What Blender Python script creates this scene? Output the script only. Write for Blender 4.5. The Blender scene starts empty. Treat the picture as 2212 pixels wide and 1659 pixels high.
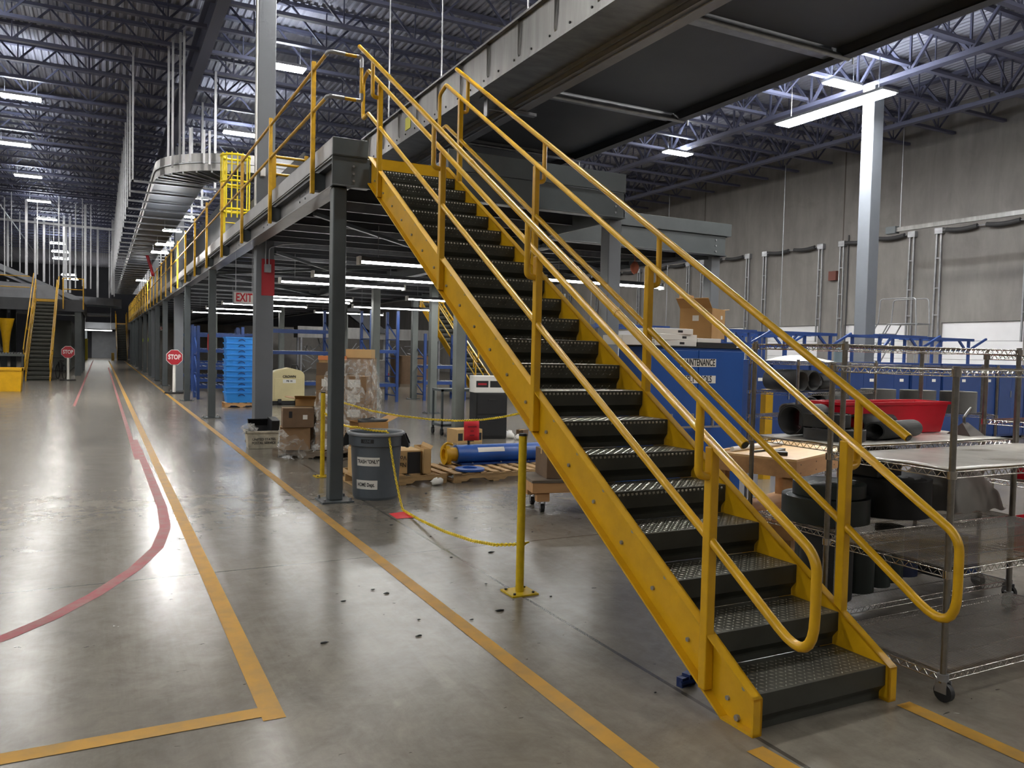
import bpy, math, random
from mathutils import Vector, Matrix
R = random.Random(7)
SC = bpy.context.scene
COL = SC.collection
PI = math.pi
rad = math.radians

# ---------------------------------------------------------------- camera geometry (metres; z up, y down the aisle)
FPX = 1733.954
YAW, PITCH, ROLL = rad(27.1671), rad(-2.28797), rad(1.302066)
CAM = Vector((-2.71301, -2.7073, 1.74078))
_f = Vector((math.sin(YAW)*math.cos(PITCH), math.cos(YAW)*math.cos(PITCH), math.sin(PITCH)))
_r = Vector((math.cos(YAW), -math.sin(YAW), 0))
_u = _r.cross(_f)
_r, _u = math.cos(ROLL)*_r+math.sin(ROLL)*_u, -math.sin(ROLL)*_r+math.cos(ROLL)*_u
def at(ax, val, px, py):
    """world point where the sight line of a photo pixel meets the plane axis = val (used to measure real positions)"""
    d = _f+_r*((px-1106)/FPX)-_u*((py-829.5)/FPX)
    return CAM+d*((val-CAM[ax])/d[ax])
def fl(px, py): return at(2, 0, px, py)

# ---------------------------------------------------------------- mesh builder
class MB:
    def __init__(s): s.v = []; s.f = []; s.s = []
    def add(s, vs, fs, smooth=False):
        o = len(s.v); s.v += [tuple(v) for v in vs]
        for f in fs: s.f.append([i+o for i in f]); s.s.append(smooth)
        return s
    def box(s, x0, x1, y0, y1, z0, z1):
        vs = [(x, y, z) for z in (z0, z1) for y in (y0, y1) for x in (x0, x1)]
        return s.add(vs, [(0,2,3,1),(4,5,7,6),(0,1,5,4),(2,6,7,3),(0,4,6,2),(1,3,7,5)])
    def cbox(s, c, sz, rz=0, rx=0, ry=0):
        m = Matrix.Rotation(rz, 3, 'Z') @ Matrix.Rotation(ry, 3, 'Y') @ Matrix.Rotation(rx, 3, 'X')
        c = Vector(c); h = Vector(sz)*.5
        vs = [c+m@Vector((x*h.x, y*h.y, z*h.z)) for z in (-1, 1) for y in (-1, 1) for x in (-1, 1)]
        return s.add(vs, [(0,2,3,1),(4,5,7,6),(0,1,5,4),(2,6,7,3),(0,4,6,2),(1,3,7,5)])
    def bar(s, a, b, w, h=None, up=(0, 0, 1)):
        """rectangular bar between two points"""
        a, b = Vector(a), Vector(b); h = h or w
        d = (b-a).normalized(); up = Vector(up)
        if abs(d.dot(up)) > .98: up = Vector((0, 1, 0))
        x = d.cross(up).normalized(); z = x.cross(d)
        vs = [p+x*(i*w/2)+z*(j*h/2) for p in (a, b) for i, j in ((-1,-1),(1,-1),(1,1),(-1,1))]
        return s.add(vs, [(3,2,1,0),(4,5,6,7),(0,1,5,4),(1,2,6,5),(2,3,7,6),(3,0,4,7)])
    def tube(s, pts, r, n=8, caps=True, closed=False):
        P = [Vector(p) for p in pts]; m = len(P); rs = r if isinstance(r, (list, tuple)) else [r]*m
        T = []
        for i in range(m):
            a = P[(i-1) % m] if (i > 0 or closed) else P[i]; b = P[(i+1) % m] if (i < m-1 or closed) else P[i]
            T.append((b-a).normalized())
        ref = Vector((0, 0, 1)) if abs(T[0].z) < .9 else Vector((1, 0, 0))
        x = T[0].cross(ref).normalized(); vs = []
        for i in range(m):
            x = (x-T[i]*x.dot(T[i])).normalized(); y = T[i].cross(x)
            k = 1.0
            for j in range(n):
                a = 2*PI*j/n; vs.append(P[i]+(x*math.cos(a)+y*math.sin(a))*rs[i]*k)
        fs = []
        for i in range(m if closed else m-1):
            for j in range(n):
                a, b = i*n+j, i*n+(j+1) % n; c, d = ((i+1) % m)*n+(j+1) % n, ((i+1) % m)*n+j
                fs.append((a, b, c, d))
        s.add(vs, fs, True)
        if caps and not closed:
            s.add(vs[:n], [tuple(range(n))[::-1]]); s.add(vs[-n:], [tuple(range(n))])
        return s
    def cyl(s, a, b, r, n=16, r2=None): return s.tube([a, b], [r, r if r2 is None else r2], n)
    def lathe(s, prof, c=(0, 0, 0), n=32, ax='z'):
        c = Vector(c); vs = []
        for r, z in prof:
            for j in range(n):
                a = 2*PI*j/n; p = (r*math.cos(a), r*math.sin(a), z)
                if ax == 'x': p = (p[2], p[0], p[1])
                if ax == 'y': p = (p[1], p[2], p[0])
                vs.append(c+Vector(p))
        # separate ring per segment keeps hard profile edges hard
        for i in range(len(prof)-1):
            a = vs[i*n:(i+1)*n]; b = vs[(i+1)*n:(i+2)*n]
            s.add(a+b, [(j, (j+1) % n, n+(j+1) % n, n+j) for j in range(n)], True)
        return s
    def prism(s, poly, a, b, axis='x'):
        """polygon (list of 2D) extruded along axis from a to b; poly is (y,z) for x, (x,z) for y, (x,y) for z"""
        def P(q, t): return {'x': (t, q[0], q[1]), 'y': (q[0], t, q[1]), 'z': (q[0], q[1], t)}[axis]
        n = len(poly); vs = [P(q, a) for q in poly]+[P(q, b) for q in poly]
        fs = [tuple(range(n))[::-1], tuple(range(n, 2*n))]+[(i, (i+1) % n, n+(i+1) % n, n+i) for i in range(n)]
        return s.add(vs, fs)
    def grid(s, nu, nv, fn, smooth=True):
        vs = [fn(i/nu, j/nv) for j in range(nv+1) for i in range(nu+1)]
        w = nu+1
        return s.add(vs, [(j*w+i, j*w+i+1, (j+1)*w+i+1, (j+1)*w+i) for j in range(nv) for i in range(nu)], smooth)
    def ball(s, c, r, n=12, sz=(1, 1, 1), jit=0):
        c = Vector(c); m = n//2; vs = []
        for i in range(m+1):
            t = PI*i/m
            for j in range(n):
                a = 2*PI*j/n; k = 1+R.uniform(-jit, jit)
                vs.append(c+Vector((r*sz[0]*math.sin(t)*math.cos(a), r*sz[1]*math.sin(t)*math.sin(a), r*sz[2]*math.cos(t)))*1.0*(1) + Vector((0,0,0)) if not jit else c+Vector((r*sz[0]*math.sin(t)*math.cos(a)*k, r*sz[1]*math.sin(t)*math.sin(a)*k, r*sz[2]*math.cos(t)*k)))
        return s.add(vs, [(i*n+j, (i+1)*n+j, (i+1)*n+(j+1) % n, i*n+(j+1) % n) for i in range(m) for j in range(n)], True)
    def build(s, name, mat, parent=None, w=False, bev=0, seg=2, loc=None, solid=0):
        me = bpy.data.meshes.new(name)
        vs = s.v
        if w and parent is not None:
            inv = (Matrix.Translation(parent.location) @ Matrix.Rotation(parent.rotation_euler.z, 4, 'Z')).inverted()
            vs = [tuple(inv @ Vector(v)) for v in vs]
        if loc is not None:
            L = Vector(loc); vs = [tuple(Vector(v)-L) for v in vs]
        me.from_pydata(vs, [], s.f); me.update()
        me.polygons.foreach_set('use_smooth', s.s)
        o = bpy.data.objects.new(name, me); COL.objects.link(o)
        if mat is not None: me.materials.append(mat)
        if parent is not None: o.parent = parent
        if loc is not None: o.location = loc
        if solid:
            m = o.modifiers.new('s', 'SOLIDIFY'); m.thickness = solid; m.offset = 0
        if bev:
            m = o.modifiers.new('b', 'BEVEL'); m.width = bev; m.segments = seg; m.limit_method = 'ANGLE'; m.angle_limit = rad(35)
        return o

def tag(o, label, cat, group=None, kind=None):
    o['label'] = label; o['category'] = cat
    if group: o['group'] = group
    if kind: o['kind'] = kind
    return o
def thing(name, label, cat, loc=(0, 0, 0), rz=0, group=None):
    o = bpy.data.objects.new(name, None); COL.objects.link(o); o.empty_display_size = .1
    o.location = loc; o.rotation_euler = (0, 0, rz)
    return tag(o, label, cat, group)
def one(name, label, cat, mb, mat, loc=None, group=None, bev=0, solid=0):
    """a thing that is one mesh given in world coordinates; its origin goes to loc"""
    if loc is None:
        xs, ys, zs = zip(*mb.v); loc = ((min(xs)+max(xs))/2, (min(ys)+max(ys))/2, min(zs))
    return tag(mb.build(name, mat, None, bev=bev, loc=loc, solid=solid), label, cat, group)
def struct(name, mb, mat, parent=None, label=None, bev=0):
    o = mb.build(name, mat, parent, bev=bev)
    if parent is None:
        o['kind'] = 'structure'
        o['label'] = label or name.replace('_', ' '); o['category'] = name.split('_')[0]
    return o
def kids(o): return [c for c in ALL() if c.parent == o]
def ALL(): return list(COL.objects)
def dup(root, loc, rz=0, label=None, group=None, scale=None):
    m = {}
    for o in COL.objects:
        if o.parent: m.setdefault(o.parent.name, []).append(o)
    def cp(o, par):
        c = o.copy(); COL.objects.link(c)
        if par: c.parent = par
        for ch in m.get(o.name, []): cp(ch, c)
        return c
    c = cp(root, None); c.location = loc; c.rotation_euler = (0, 0, rz)
    if scale: c.scale = (scale,)*3
    if label: c['label'] = label
    if group: c['group'] = group
    return c

# ---------------------------------------------------------------- materials
def lin(c):
    if isinstance(c, str):
        c = c.lstrip('#'); c = [int(c[i:i+2], 16)/255 for i in (0, 2, 4)]
        c = [x/12.92 if x <= .04045 else ((x+.055)/1.055)**2.4 for x in c]
    return (c[0], c[1], c[2], 1)
def mat(name, col, rough=.5, metal=0, var=0, vs=4, bump=0, bs=40, emit=0, spec=.5, alpha=1, coat=0, vcol=None, stretch=None, vthr=None):
    m = bpy.data.materials.new(name); m.use_nodes = True
    nt = m.node_tree; b = nt.nodes['Principled BSDF']; L = nt.links
    c = lin(col)
    b.inputs['Base Color'].default_value = c; b.inputs['Roughness'].default_value = rough
    b.inputs['Metallic'].default_value = metal; b.inputs['Specular IOR Level'].default_value = spec
    if coat: b.inputs['Coat Weight'].default_value = coat; b.inputs['Coat Roughness'].default_value = .15
    if alpha < 1: b.inputs['Alpha'].default_value = alpha
    if emit:
        b.inputs['Emission Color'].default_value = c; b.inputs['Emission Strength'].default_value = emit
    if var or bump:
        tc = nt.nodes.new('ShaderNodeTexCoord'); src = tc.outputs['Object']
        if stretch:
            mp = nt.nodes.new('ShaderNodeMapping'); mp.inputs['Scale'].default_value = stretch
            L.new(src, mp.inputs[0]); src = mp.outputs[0]
    if var:
        n = nt.nodes.new('ShaderNodeTexNoise'); n.inputs['Scale'].default_value = vs; n.inputs['Detail'].default_value = 6
        n.inputs['Roughness'].default_value = .62
        L.new(src, n.inputs['Vector'])
        r = nt.nodes.new('ShaderNodeValToRGB')
        c2 = lin(vcol) if vcol else tuple(min(1, x*(1+var)) for x in c[:3])+(1,)
        c1 = c if vcol else tuple(x*(1-var) for x in c[:3])+(1,)
        t = vthr or (.32, .68)
        r.color_ramp.elements[0].position = t[0]; r.color_ramp.elements[1].position = t[1]
        r.color_ramp.elements[0].color = c1; r.color_ramp.elements[1].color = c2
        L.new(n.outputs['Fac'], r.inputs[0]); L.new(r.outputs[0], b.inputs['Base Color'])
    if bump:
        n2 = nt.nodes.new('ShaderNodeTexNoise'); n2.inputs['Scale'].default_value = bs; n2.inputs['Detail'].default_value = 4
        L.new(src, n2.inputs['Vector'])
        bp = nt.nodes.new('ShaderNodeBump'); bp.inputs['Strength'].default_value = bump; bp.inputs['Distance'].default_value = .01
        L.new(n2.outputs['Fac'], bp.inputs['Height']); L.new(bp.outputs[0], b.inputs['Normal'])
    return m

YEL = mat('safety_yellow_paint', '#c49712', .34, var=.1, vs=6, bump=.04, bs=90)
YELW = mat('worn_yellow_paint', '#cfa01c', .4, var=1, vs=9, vcol='#a8801a', vthr=(.45, .75), bump=.05)
POSTY = mat('chain_post_yellow', '#c3a514', .42, var=.15, vs=14, bump=.05)
CHAINY = mat('yellow_plastic_chain', '#e5c81f', .4)
DGRAY = mat('dark_grey_steel_paint', '#4b5154', .42, var=.1, vs=3)
DGRAY2 = mat('mid_grey_steel_paint', '#6d726f', .45, var=.08, vs=3)
COLG = mat('building_column_grey', '#676b71', .5, var=.06, vs=2)
GALV = mat('galvanised_steel', '#9a9ca0', .38, metal=.75, var=.18, vs=5)
SILV = mat('silver_sheet_steel', '#8f8e8d', .33, metal=.9, var=.2, vs=3, stretch=(1, 2.5, .25))
CHAN = mat('pale_channel_lit_edge_steel', '#8b8b8d', .4, metal=.35, var=.1, vs=4)  # also carries the lit look of the aisle-side platform edge in its colour
CHROME = mat('chrome_wire', '#b9b4ae', .22, metal=1)
CHROMED = mat('tarnished_chrome', '#8d8a86', .3, metal=1, var=.15, vs=20)
LUG = mat('worn_plate_lugs', '#a8a79c', .3, metal=.8)
TREAD = mat('dark_diamond_plate', '#5c5c54', .36, metal=.6, var=.3, vs=5)
RISER = mat('dark_riser_steel', '#34352f', .45, metal=.3, var=.2, vs=5)
DARKP = mat('dark_panel_steel', '#45474b', .5, metal=.2, var=.12, vs=1.2)
BLACK = mat('black_plastic', '#1d1e20', .45)
RUB = mat('black_rubber', '#17181a', .65, var=.2, vs=8)
BELT = mat('charcoal_belt_rubber', '#2b2c2d', .6, var=.2, vs=6)
BELTG = mat('dark_green_belt_rubber', '#1d2523', .42, var=.3, vs=4, stretch=(1, 1, .15))
GREYB = mat('grey_belt_rubber', '#5d5c5b', .7, var=.1, vs=5)
BLUE = mat('blue_cabinet_paint', '#1b4f9e', .35, var=.06, vs=3)
BLUED = mat('dark_blue_cabinet_paint', '#17356c', .4, var=.08, vs=3)
RACKB = mat('blue_rack_paint', '#223f7a', .42, var=.12, vs=5)
TOTE = mat('light_blue_tote_plastic', '#2f8be0', .45, var=.05, vs=4)
REDP = mat('red_plastic', '#c8102a', .35, var=.06, vs=4)
REDS = mat('red_sign', '#a3202b', .45)
PAPR = mat('red_paper', '#e2323c', .6)
INK = mat('black_ink', '#15151a', .6)
INKR = mat('red_ink', '#b2202c', .5)
INKD = mat('dark_red_ink', '#8a1a24', .6)
WHITE = mat('white_plastic', '#e9e7e2', .45)
PAPER = mat('white_paper_label', '#dcdad4', .6)
CARD = mat('brown_cardboard', '#a9814f', .75, var=.08, vs=5, bump=.05)
CARD2 = mat('dull_cardboard', '#84684a', .78, var=.12, vs=5, bump=.05)
CARD3 = mat('grey_brown_cardboard', '#6b5540', .78, var=.12, vs=5, bump=.05)
CARDL = mat('tan_cardboard', '#c19f6c', .75, var=.06, vs=5, bump=.05)
ORNG = mat('orange_lid', '#e08b56', .6, var=.06)
WOOD = mat('pallet_wood', '#a98a5f', .75, var=.35, vs=3, bump=.2, bs=30, stretch=(1, 8, 8))
WOODD = mat('dirty_pallet_wood', '#6e6254', .8, var=.35, vs=3, bump=.2, bs=30, stretch=(1, 8, 8))
PLY = mat('pine_plywood', '#b98e60', .65, var=.14, vs=2, stretch=(1, 6, 6), bump=.08, bs=30)
PLYT = mat('pale_plywood_top', '#d9b57f', .5, var=.1, vs=2, stretch=(1, 5, 5))
CREAM = mat('cream_truck_paint', '#cfc295', .4, var=.06, vs=3)
BINB = mat('grey_bin_plastic', '#565d64', .42, var=.08, vs=4)
BINR = mat('pale_grey_rim', '#8b9096', .42)
DIRTW = mat('dirty_white_tote', '#c2bcab', .6, var=.35, vs=6)
BINY = mat('yellow_bin_plastic', '#d8a40c', .45, var=.1, vs=4)
DOORW = mat('white_dock_door', '#dcdcdf', .5, var=.04, vs=1)
JOIST = mat('dark_joist_paint', '#54566a', .6)
STRUT = mat('galvanised_strut', '#b6b8bc', .4, metal=.45, var=.1, vs=6)
DUCT = mat('pale_duct_metal', '#8b8d93', .5, metal=.4, var=.08, vs=2)
HOSE = mat('dark_dock_spring', '#3a3a3c', .6)
LAMP = mat('led_panel_light', (1.0, .975, .92), .5, emit=260)
ROOFFILL = mat('added_roof_fill', (.84, .91, 1.0), .5, emit=60)  # glow added on the fixture tops to brighten the roof
LAMPL = mat('led_panel_light_left_bay', (1.0, .975, .92), .5, emit=90)
LAMPB = mat('bright_strip_light', (.97, .985, 1.0), .5, emit=130)
TUBE = mat('fluorescent_tube_light', (1.0, .99, .95), .5, emit=30)
GLOW = mat('far_lamp_panel', (1.0, .99, .95), .5, emit=9)
HIVIZ = mat('yellow_green_tape', '#c8e010', .5, emit=0)
SIGNW = mat('sign_white_face', '#d9d5d2', .5)
STOPR = mat('stop_sign_red', '#a5202e', .45)
LABY = mat('yellow_label', '#d9d44a', .5)
PINKY = mat('salmon_plastic_bag', '#b9694f', .6)

def film():
    m = bpy.data.materials.new('stretch_film'); m.use_nodes = True; nt = m.node_tree; b = nt.nodes['Principled BSDF']
    out = nt.nodes['Material Output']
    b.inputs['Base Color'].default_value = (.85, .85, .82, 1); b.inputs['Roughness'].default_value = .15
    tr = nt.nodes.new('ShaderNodeBsdfTransparent'); mx = nt.nodes.new('ShaderNodeMixShader')
    tc = nt.nodes.new('ShaderNodeTexCoord'); n = nt.nodes.new('ShaderNodeTexNoise'); n.inputs['Scale'].default_value = 7; n.inputs['Detail'].default_value = 5
    n.inputs['Distortion'].default_value = 1.5
    mp = nt.nodes.new('ShaderNodeMapRange'); mp.inputs[1].default_value = .42; mp.inputs[2].default_value = .78; mp.inputs[3].default_value = .1; mp.inputs[4].default_value = .75
    bp = nt.nodes.new('ShaderNodeBump'); bp.inputs['Strength'].default_value = .9; bp.inputs['Distance'].default_value = .03
    L = nt.links
    L.new(tc.outputs['Object'], n.inputs['Vector']); L.new(n.outputs['Fac'], mp.inputs[0]); L.new(n.outputs['Fac'], bp.inputs['Height'])
    L.new(bp.outputs[0], b.inputs['Normal']); L.new(mp.outputs[0], mx.inputs[0]); L.new(tr.outputs[0], mx.inputs[1]); L.new(b.outputs[0], mx.inputs[2]); L.new(mx.outputs[0], out.inputs[0])
    return m
FILM = film()

def floor_mat():
    m = bpy.data.materials.new('polished_concrete'); m.use_nodes = True; nt = m.node_tree; b = nt.nodes['Principled BSDF']; L = nt.links; N = nt.nodes.new
    tc = N('ShaderNodeTexCoord'); O = tc.outputs['Object']
    def noise(sc, det=6, ro=.6, dist=0, src=O):
        n = N('ShaderNodeTexNoise'); n.inputs['Scale'].default_value = sc; n.inputs['Detail'].default_value = det; n.inputs['Roughness'].default_value = ro; n.inputs['Distortion'].default_value = dist
        L.new(src, n.inputs['Vector']); return n.outputs['Fac']
    def ramp(f, *st):
        r = N('ShaderNodeValToRGB'); e = r.color_ramp.elements
        e[0].position, e[0].color = st[0][0], lin(st[0][1]); e[1].position, e[1].color = st[-1][0], lin(st[-1][1])
        for p, c in st[1:-1]: k = e.new(p); k.color = lin(c)
        L.new(f, r.inputs[0]); return r.outputs[0]
    def mix(f, a, c, blend='MIX'):
        x = N('ShaderNodeMix'); x.data_type = 'RGBA'; x.blend_type = blend
        if isinstance(f, float): x.inputs[0].default_value = f
        else: L.new(f, x.inputs[0])
        L.new(a, x.inputs[6])
        if isinstance(c, str): x.inputs[7].default_value = lin(c)
        else: L.new(c, x.inputs[7])
        return x.outputs[2]
    def math_(op, a, b_=None):
        x = N('ShaderNodeMath'); x.operation = op
        for i, v in ((0, a), (1, b_)):
            if v is None: continue
            if isinstance(v, (int, float)): x.inputs[i].default_value = v
            else: L.new(v, x.inputs[i])
        return x.outputs[0]
    base = ramp(noise(.55, 9, .7), (.25, '#615c54'), (.5, '#726c63'), (.77, '#837d73'))
    base = mix(.5, base, ramp(noise(6, 8, .7, .6), (.3, '#5c574f'), (.7, '#827c71')), 'MIX')
    # worn scuffs along the aisle
    mp = N('ShaderNodeMapping'); mp.inputs['Scale'].default_value = (3.5, .25, 1); L.new(O, mp.inputs[0])
    sc = ramp(noise(1.6, 9, .75, .3, mp.outputs[0]), (.45, '#000000'), (.85, '#ffffff'))
    base = mix(math_('MULTIPLY', sc, .3), base, '#99938a')
    # dark stains
    st = ramp(noise(1.3, 10, .78, .5), (.46, '#000000'), (.74, '#ffffff'))
    base = mix(math_('MULTIPLY', st, .55), base, '#4a463f')
    # small black specks and scuffs
    mp2 = N('ShaderNodeMapping'); mp2.inputs['Scale'].default_value = (1, 2.4, 1); mp2.inputs['Rotation'].default_value = (0, 0, .6); L.new(O, mp2.inputs[0])
    sp = ramp(noise(11, 2, .5, .4, mp2.outputs[0]), (.745, '#000000'), (.765, '#ffffff'))
    base = mix(math_('MULTIPLY', sp, .8), base, '#2b2926')
    # saw-cut joints
    sx = N('ShaderNodeSeparateXYZ'); L.new(O, sx.inputs[0])
    def joint(v, off, step, w):
        a = math_('ADD', v, -off+step*200); a = math_('MODULO', a, step); a = math_('ABSOLUTE', math_('SUBTRACT', a, step/2))
        return math_('GREATER_THAN', a, step/2-w)
    j = math_('MAXIMUM', joint(sx.outputs[1], 3.74, 4.6, .009), joint(sx.outputs[0], -.03, 5.1, .013))
    base = mix(math_('MULTIPLY', j, .85), base, '#3b3731')
    L.new(base, b.inputs['Base Color'])
    ro = N('ShaderNodeMapRange'); L.new(noise(2.5, 8, .7, .2), ro.inputs[0]); ro.inputs[1].default_value = .3; ro.inputs[2].default_value = .7; ro.inputs[3].default_value = .195; ro.inputs[4].default_value = .275
    L.new(ro.outputs[0], b.inputs['Roughness']); b.inputs['Specular IOR Level'].default_value = .45
    return m
FLOOR = floor_mat()

def wall_mat():
    m = bpy.data.materials.new('tilt_up_concrete'); m.use_nodes = True; nt = m.node_tree; b = nt.nodes['Principled BSDF']; L = nt.links; N = nt.nodes.new
    tc = N('ShaderNodeTexCoord'); O = tc.outputs['Object']
    mp = N('ShaderNodeMapping'); mp.inputs['Scale'].default_value = (1, 1.2, .25); L.new(O, mp.inputs[0])
    def rp(src, sc, a, c, p0, p1, dist=.4):
        n = N('ShaderNodeTexNoise'); n.inputs['Scale'].default_value = sc; n.inputs['Detail'].default_value = 7; n.inputs['Roughness'].default_value = .65; n.inputs['Distortion'].default_value = dist
        L.new(src, n.inputs['Vector']); r = N('ShaderNodeValToRGB'); e = r.color_ramp.elements
        e[0].position = p0; e[1].position = p1; e[0].color = lin(a); e[1].color = lin(c); L.new(n.outputs['Fac'], r.inputs[0]); return r.outputs[0]
    def mx(f, a, c):
        x = N('ShaderNodeMix'); x.data_type = 'RGBA'
        if isinstance(f, float): x.inputs[0].default_value = f
        else: L.new(f, x.inputs[0])
        L.new(a, x.inputs[6])
        if isinstance(c, str): x.inputs[7].default_value = lin(c)
        else: L.new(c, x.inputs[7])
        return x.outputs[2]
    base = rp(O, .5, '#757270', '#8b8885', .3, .7)
    base = mx(.45, base, rp(mp.outputs[0], 1.6, '#66625f', '#918d89', .3, .72))
    base = mx(rp(O, .42, '#000000', '#8c8c8c', .58, .75, 1.5), base, '#4f4a45')
    L.new(base, b.inputs['Base Color']); b.inputs['Roughness'].default_value = .85
    return m
WALL = wall_mat()

def deck_mat(): return mat('roof_deck_steel', '#9a9aa4', .65, metal=.1, var=.1, vs=1.5)
DECK = deck_mat()

def tape_mat(name, col, worn):
    m = mat(name, col, .5, var=1, vs=6, vcol=worn, vthr=(.42, .74), spec=.25); return m
TAPE = tape_mat('worn_yellow_floor_paint', '#b08430', '#957640')
TAPER = tape_mat('worn_red_floor_paint', '#93474c', '#85706a')

_fc = {}
def text(s, size, loc, n, up, mat_, parent=None, name='lettering', align='CENTER', sx=1, ex=.0004, bold=0):
    """letters as a mesh in the plane with normal n and up vector up, centred on loc"""
    cu = bpy.data.curves.new(name, 'FONT'); cu.body = s; cu.size = size; cu.align_x = align; cu.align_y = 'CENTER'; cu.extrude = ex; cu.offset = bold; cu.resolution_u = 3
    o = bpy.data.objects.new(name, cu); COL.objects.link(o)
    dg = bpy.context.evaluated_depsgraph_get(); me = bpy.data.meshes.new_from_object(o.evaluated_get(dg))
    bpy.data.objects.remove(o); bpy.data.curves.remove(cu)
    n = Vector(n).normalized(); u = Vector(up).normalized(); x = u.cross(n).normalized(); u = n.cross(x)
    M = Matrix(((x.x, u.x, n.x, loc[0]), (x.y, u.y, n.y, loc[1]), (x.z, u.z, n.z, loc[2]), (0, 0, 0, 1))) @ Matrix.Diagonal((sx, 1, 1, 1))
    if parent is not None: M = (Matrix.Translation(parent.location) @ Matrix.Rotation(parent.rotation_euler.z, 4, 'Z')).inverted() @ M
    me.transform(M); me.materials.clear(); me.materials.append(mat_)
    o = bpy.data.objects.new(name, me); COL.objects.link(o); o.parent = parent
    return o

def arc(c, r, a0, a1, n, fx, fy):
    """points on an arc, fx, fy = unit axes"""
    c = Vector(c); fx = Vector(fx); fy = Vector(fy)
    return [c+fx*(r*math.cos(a0+(a1-a0)*i/n))+fy*(r*math.sin(a0+(a1-a0)*i/n)) for i in range(n+1)]
def fillet(pts, r, n=5):
    """round the corners of a polyline"""
    P = [Vector(p) for p in pts]; out = [P[0]]
    for i in range(1, len(P)-1):
        a, b, c = P[i-1], P[i], P[i+1]; d1 = (a-b).normalized(); d2 = (c-b).normalized()
        ang = d1.angle(d2); t = min(r/math.tan(ang/2), (a-b).length*.48, (c-b).length*.48)
        p1, p2 = b+d1*t, b+d2*t
        for k in range(n+1):
            s_ = k/n; out.append((1-s_)**2*p1+2*s_*(1-s_)*b+s_**2*p2)
    out.append(P[-1]); return out
# ================================================================ camera, world, render look
cd = bpy.data.cameras.new('camera'); cam = bpy.data.objects.new('camera', cd); COL.objects.link(cam)
cd.sensor_width = 36; cd.sensor_fit = 'HORIZONTAL'; cd.lens = FPX/2212*36; cd.clip_end = 400; cd.clip_start = .05
b_ = -_f
cam.matrix_world = Matrix(((_r.x, _u.x, b_.x, CAM.x), (_r.y, _u.y, b_.y, CAM.y), (_r.z, _u.z, b_.z, CAM.z), (0, 0, 0, 1)))
SC.camera = cam
W = bpy.data.worlds.new('world'); SC.world = W; W.use_nodes = True
W.node_tree.nodes['Background'].inputs[0].default_value = (.5, .53, .6, 1); W.node_tree.nodes['Background'].inputs[1].default_value = .15
SC.view_settings.view_transform = 'Standard'; SC.view_settings.look = 'None'; SC.view_settings.gamma = 1; SC.view_settings.exposure = .2
cy = SC.cycles
cy.use_denoising = True; cy.max_bounces = 8; cy.diffuse_bounces = 5; cy.glossy_bounces = 4; cy.transparent_max_bounces = 12
cy.sample_clamp_indirect = 4; cy.sample_clamp_direct = 0; cy.caustics_reflective = False; cy.caustics_refractive = False
cy.use_adaptive_sampling = True; cy.adaptive_threshold = .015

# ================================================================ setting
struct('floor', MB().box(-36, 22.3, -16, 100.3, -.2, 0), FLOOR, label='polished concrete warehouse floor')
X0, X1, Y0, Y1, ZT = -36, 22.3, -16, 100, 10.3
struct('wall_left', MB().box(X0-.3, X0, Y0, Y1, 0, ZT), WALL, label='far left concrete wall')
struct('wall_front', MB().box(X0, X1, Y0-.3, Y0, 0, ZT), WALL, label='concrete wall behind the viewer')
struct('wall_back', MB().box(X0, X1, Y1, Y1+.3, 0, ZT), mat('far_wall_paint', '#4a4b52', .8, var=.1, vs=.6), label='grey wall at the far end of the aisle')
# right wall with dock-door openings
w = MB(); DY = [12.0+3.95*k for k in range(-4, 8)]
w.box(X1, X1+.3, Y0, Y1, 3.05, ZT); y = Y0
for d in DY: w.box(X1, X1+.3, y, d, 0, 3.05); y = d+2.7
w.box(X1, X1+.3, y, Y1, 0, 3.05)
struct('wall_right', w, WALL, label='stained tilt-up concrete wall with dock doors')
pj = MB()
for k in range(-2, 12): pj.box(X1-.012, X1, 10.95+k*7.9-.02, 10.95+k*7.9+.02, 3.2, ZT)
struct('trim_1', pj, mat('dark_joint_sealant', '#5a534d', .8), label='dark vertical panel joints on the concrete wall')
for i, d in enumerate(DY):
    dr = thing(f'door_{i+1}', 'white vertical-lift dock door in the concrete wall', 'door', (X1, d+1.35, 0), 0, 'dock doors'); dr['kind'] = 'structure'
    p = MB()
    for k in range(5): p.box(X1+.06, X1+.1, d, d+2.7, .61*k, .61*k+.6)
    p.build('door_panel', DOORW, dr, w=True)
    for yy in (d-.12, d+2.82):
        t = MB(); t.bar((X1-.10, yy-.07, 2.4), (X1-.10, yy-.05, 6.05), .05); t.bar((X1-.10, yy+.13, 2.4), (X1-.10, yy+.1, 6.05), .05)
        for z in (3.3, 4.2, 5.2): t.bar((X1-.1, yy-.08, z), (X1-.1, yy+.14, z), .04)
        t.box(X1-.16, X1-.01, yy-.12, yy+.16, 6.0, 6.2)
        t.build('door_track', GALV, dr, w=True)
    sh = MB().cyl((X1-.14, d-.1, 6.1), (X1-.14, d+2.8, 6.1), .02, 8); sh.build('shaft', GALV, dr, w=True)
    for a, c in ((d+.15, d+1.2), (d+1.5, d+2.55)):
        pts = [(X1-.16, a+(c-a)*t/6, 6.1-.05*math.sin(PI*t/6)) for t in range(7)]
        MB().tube(pts, .075, 10).build('spring', HOSE, dr, w=True)
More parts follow.
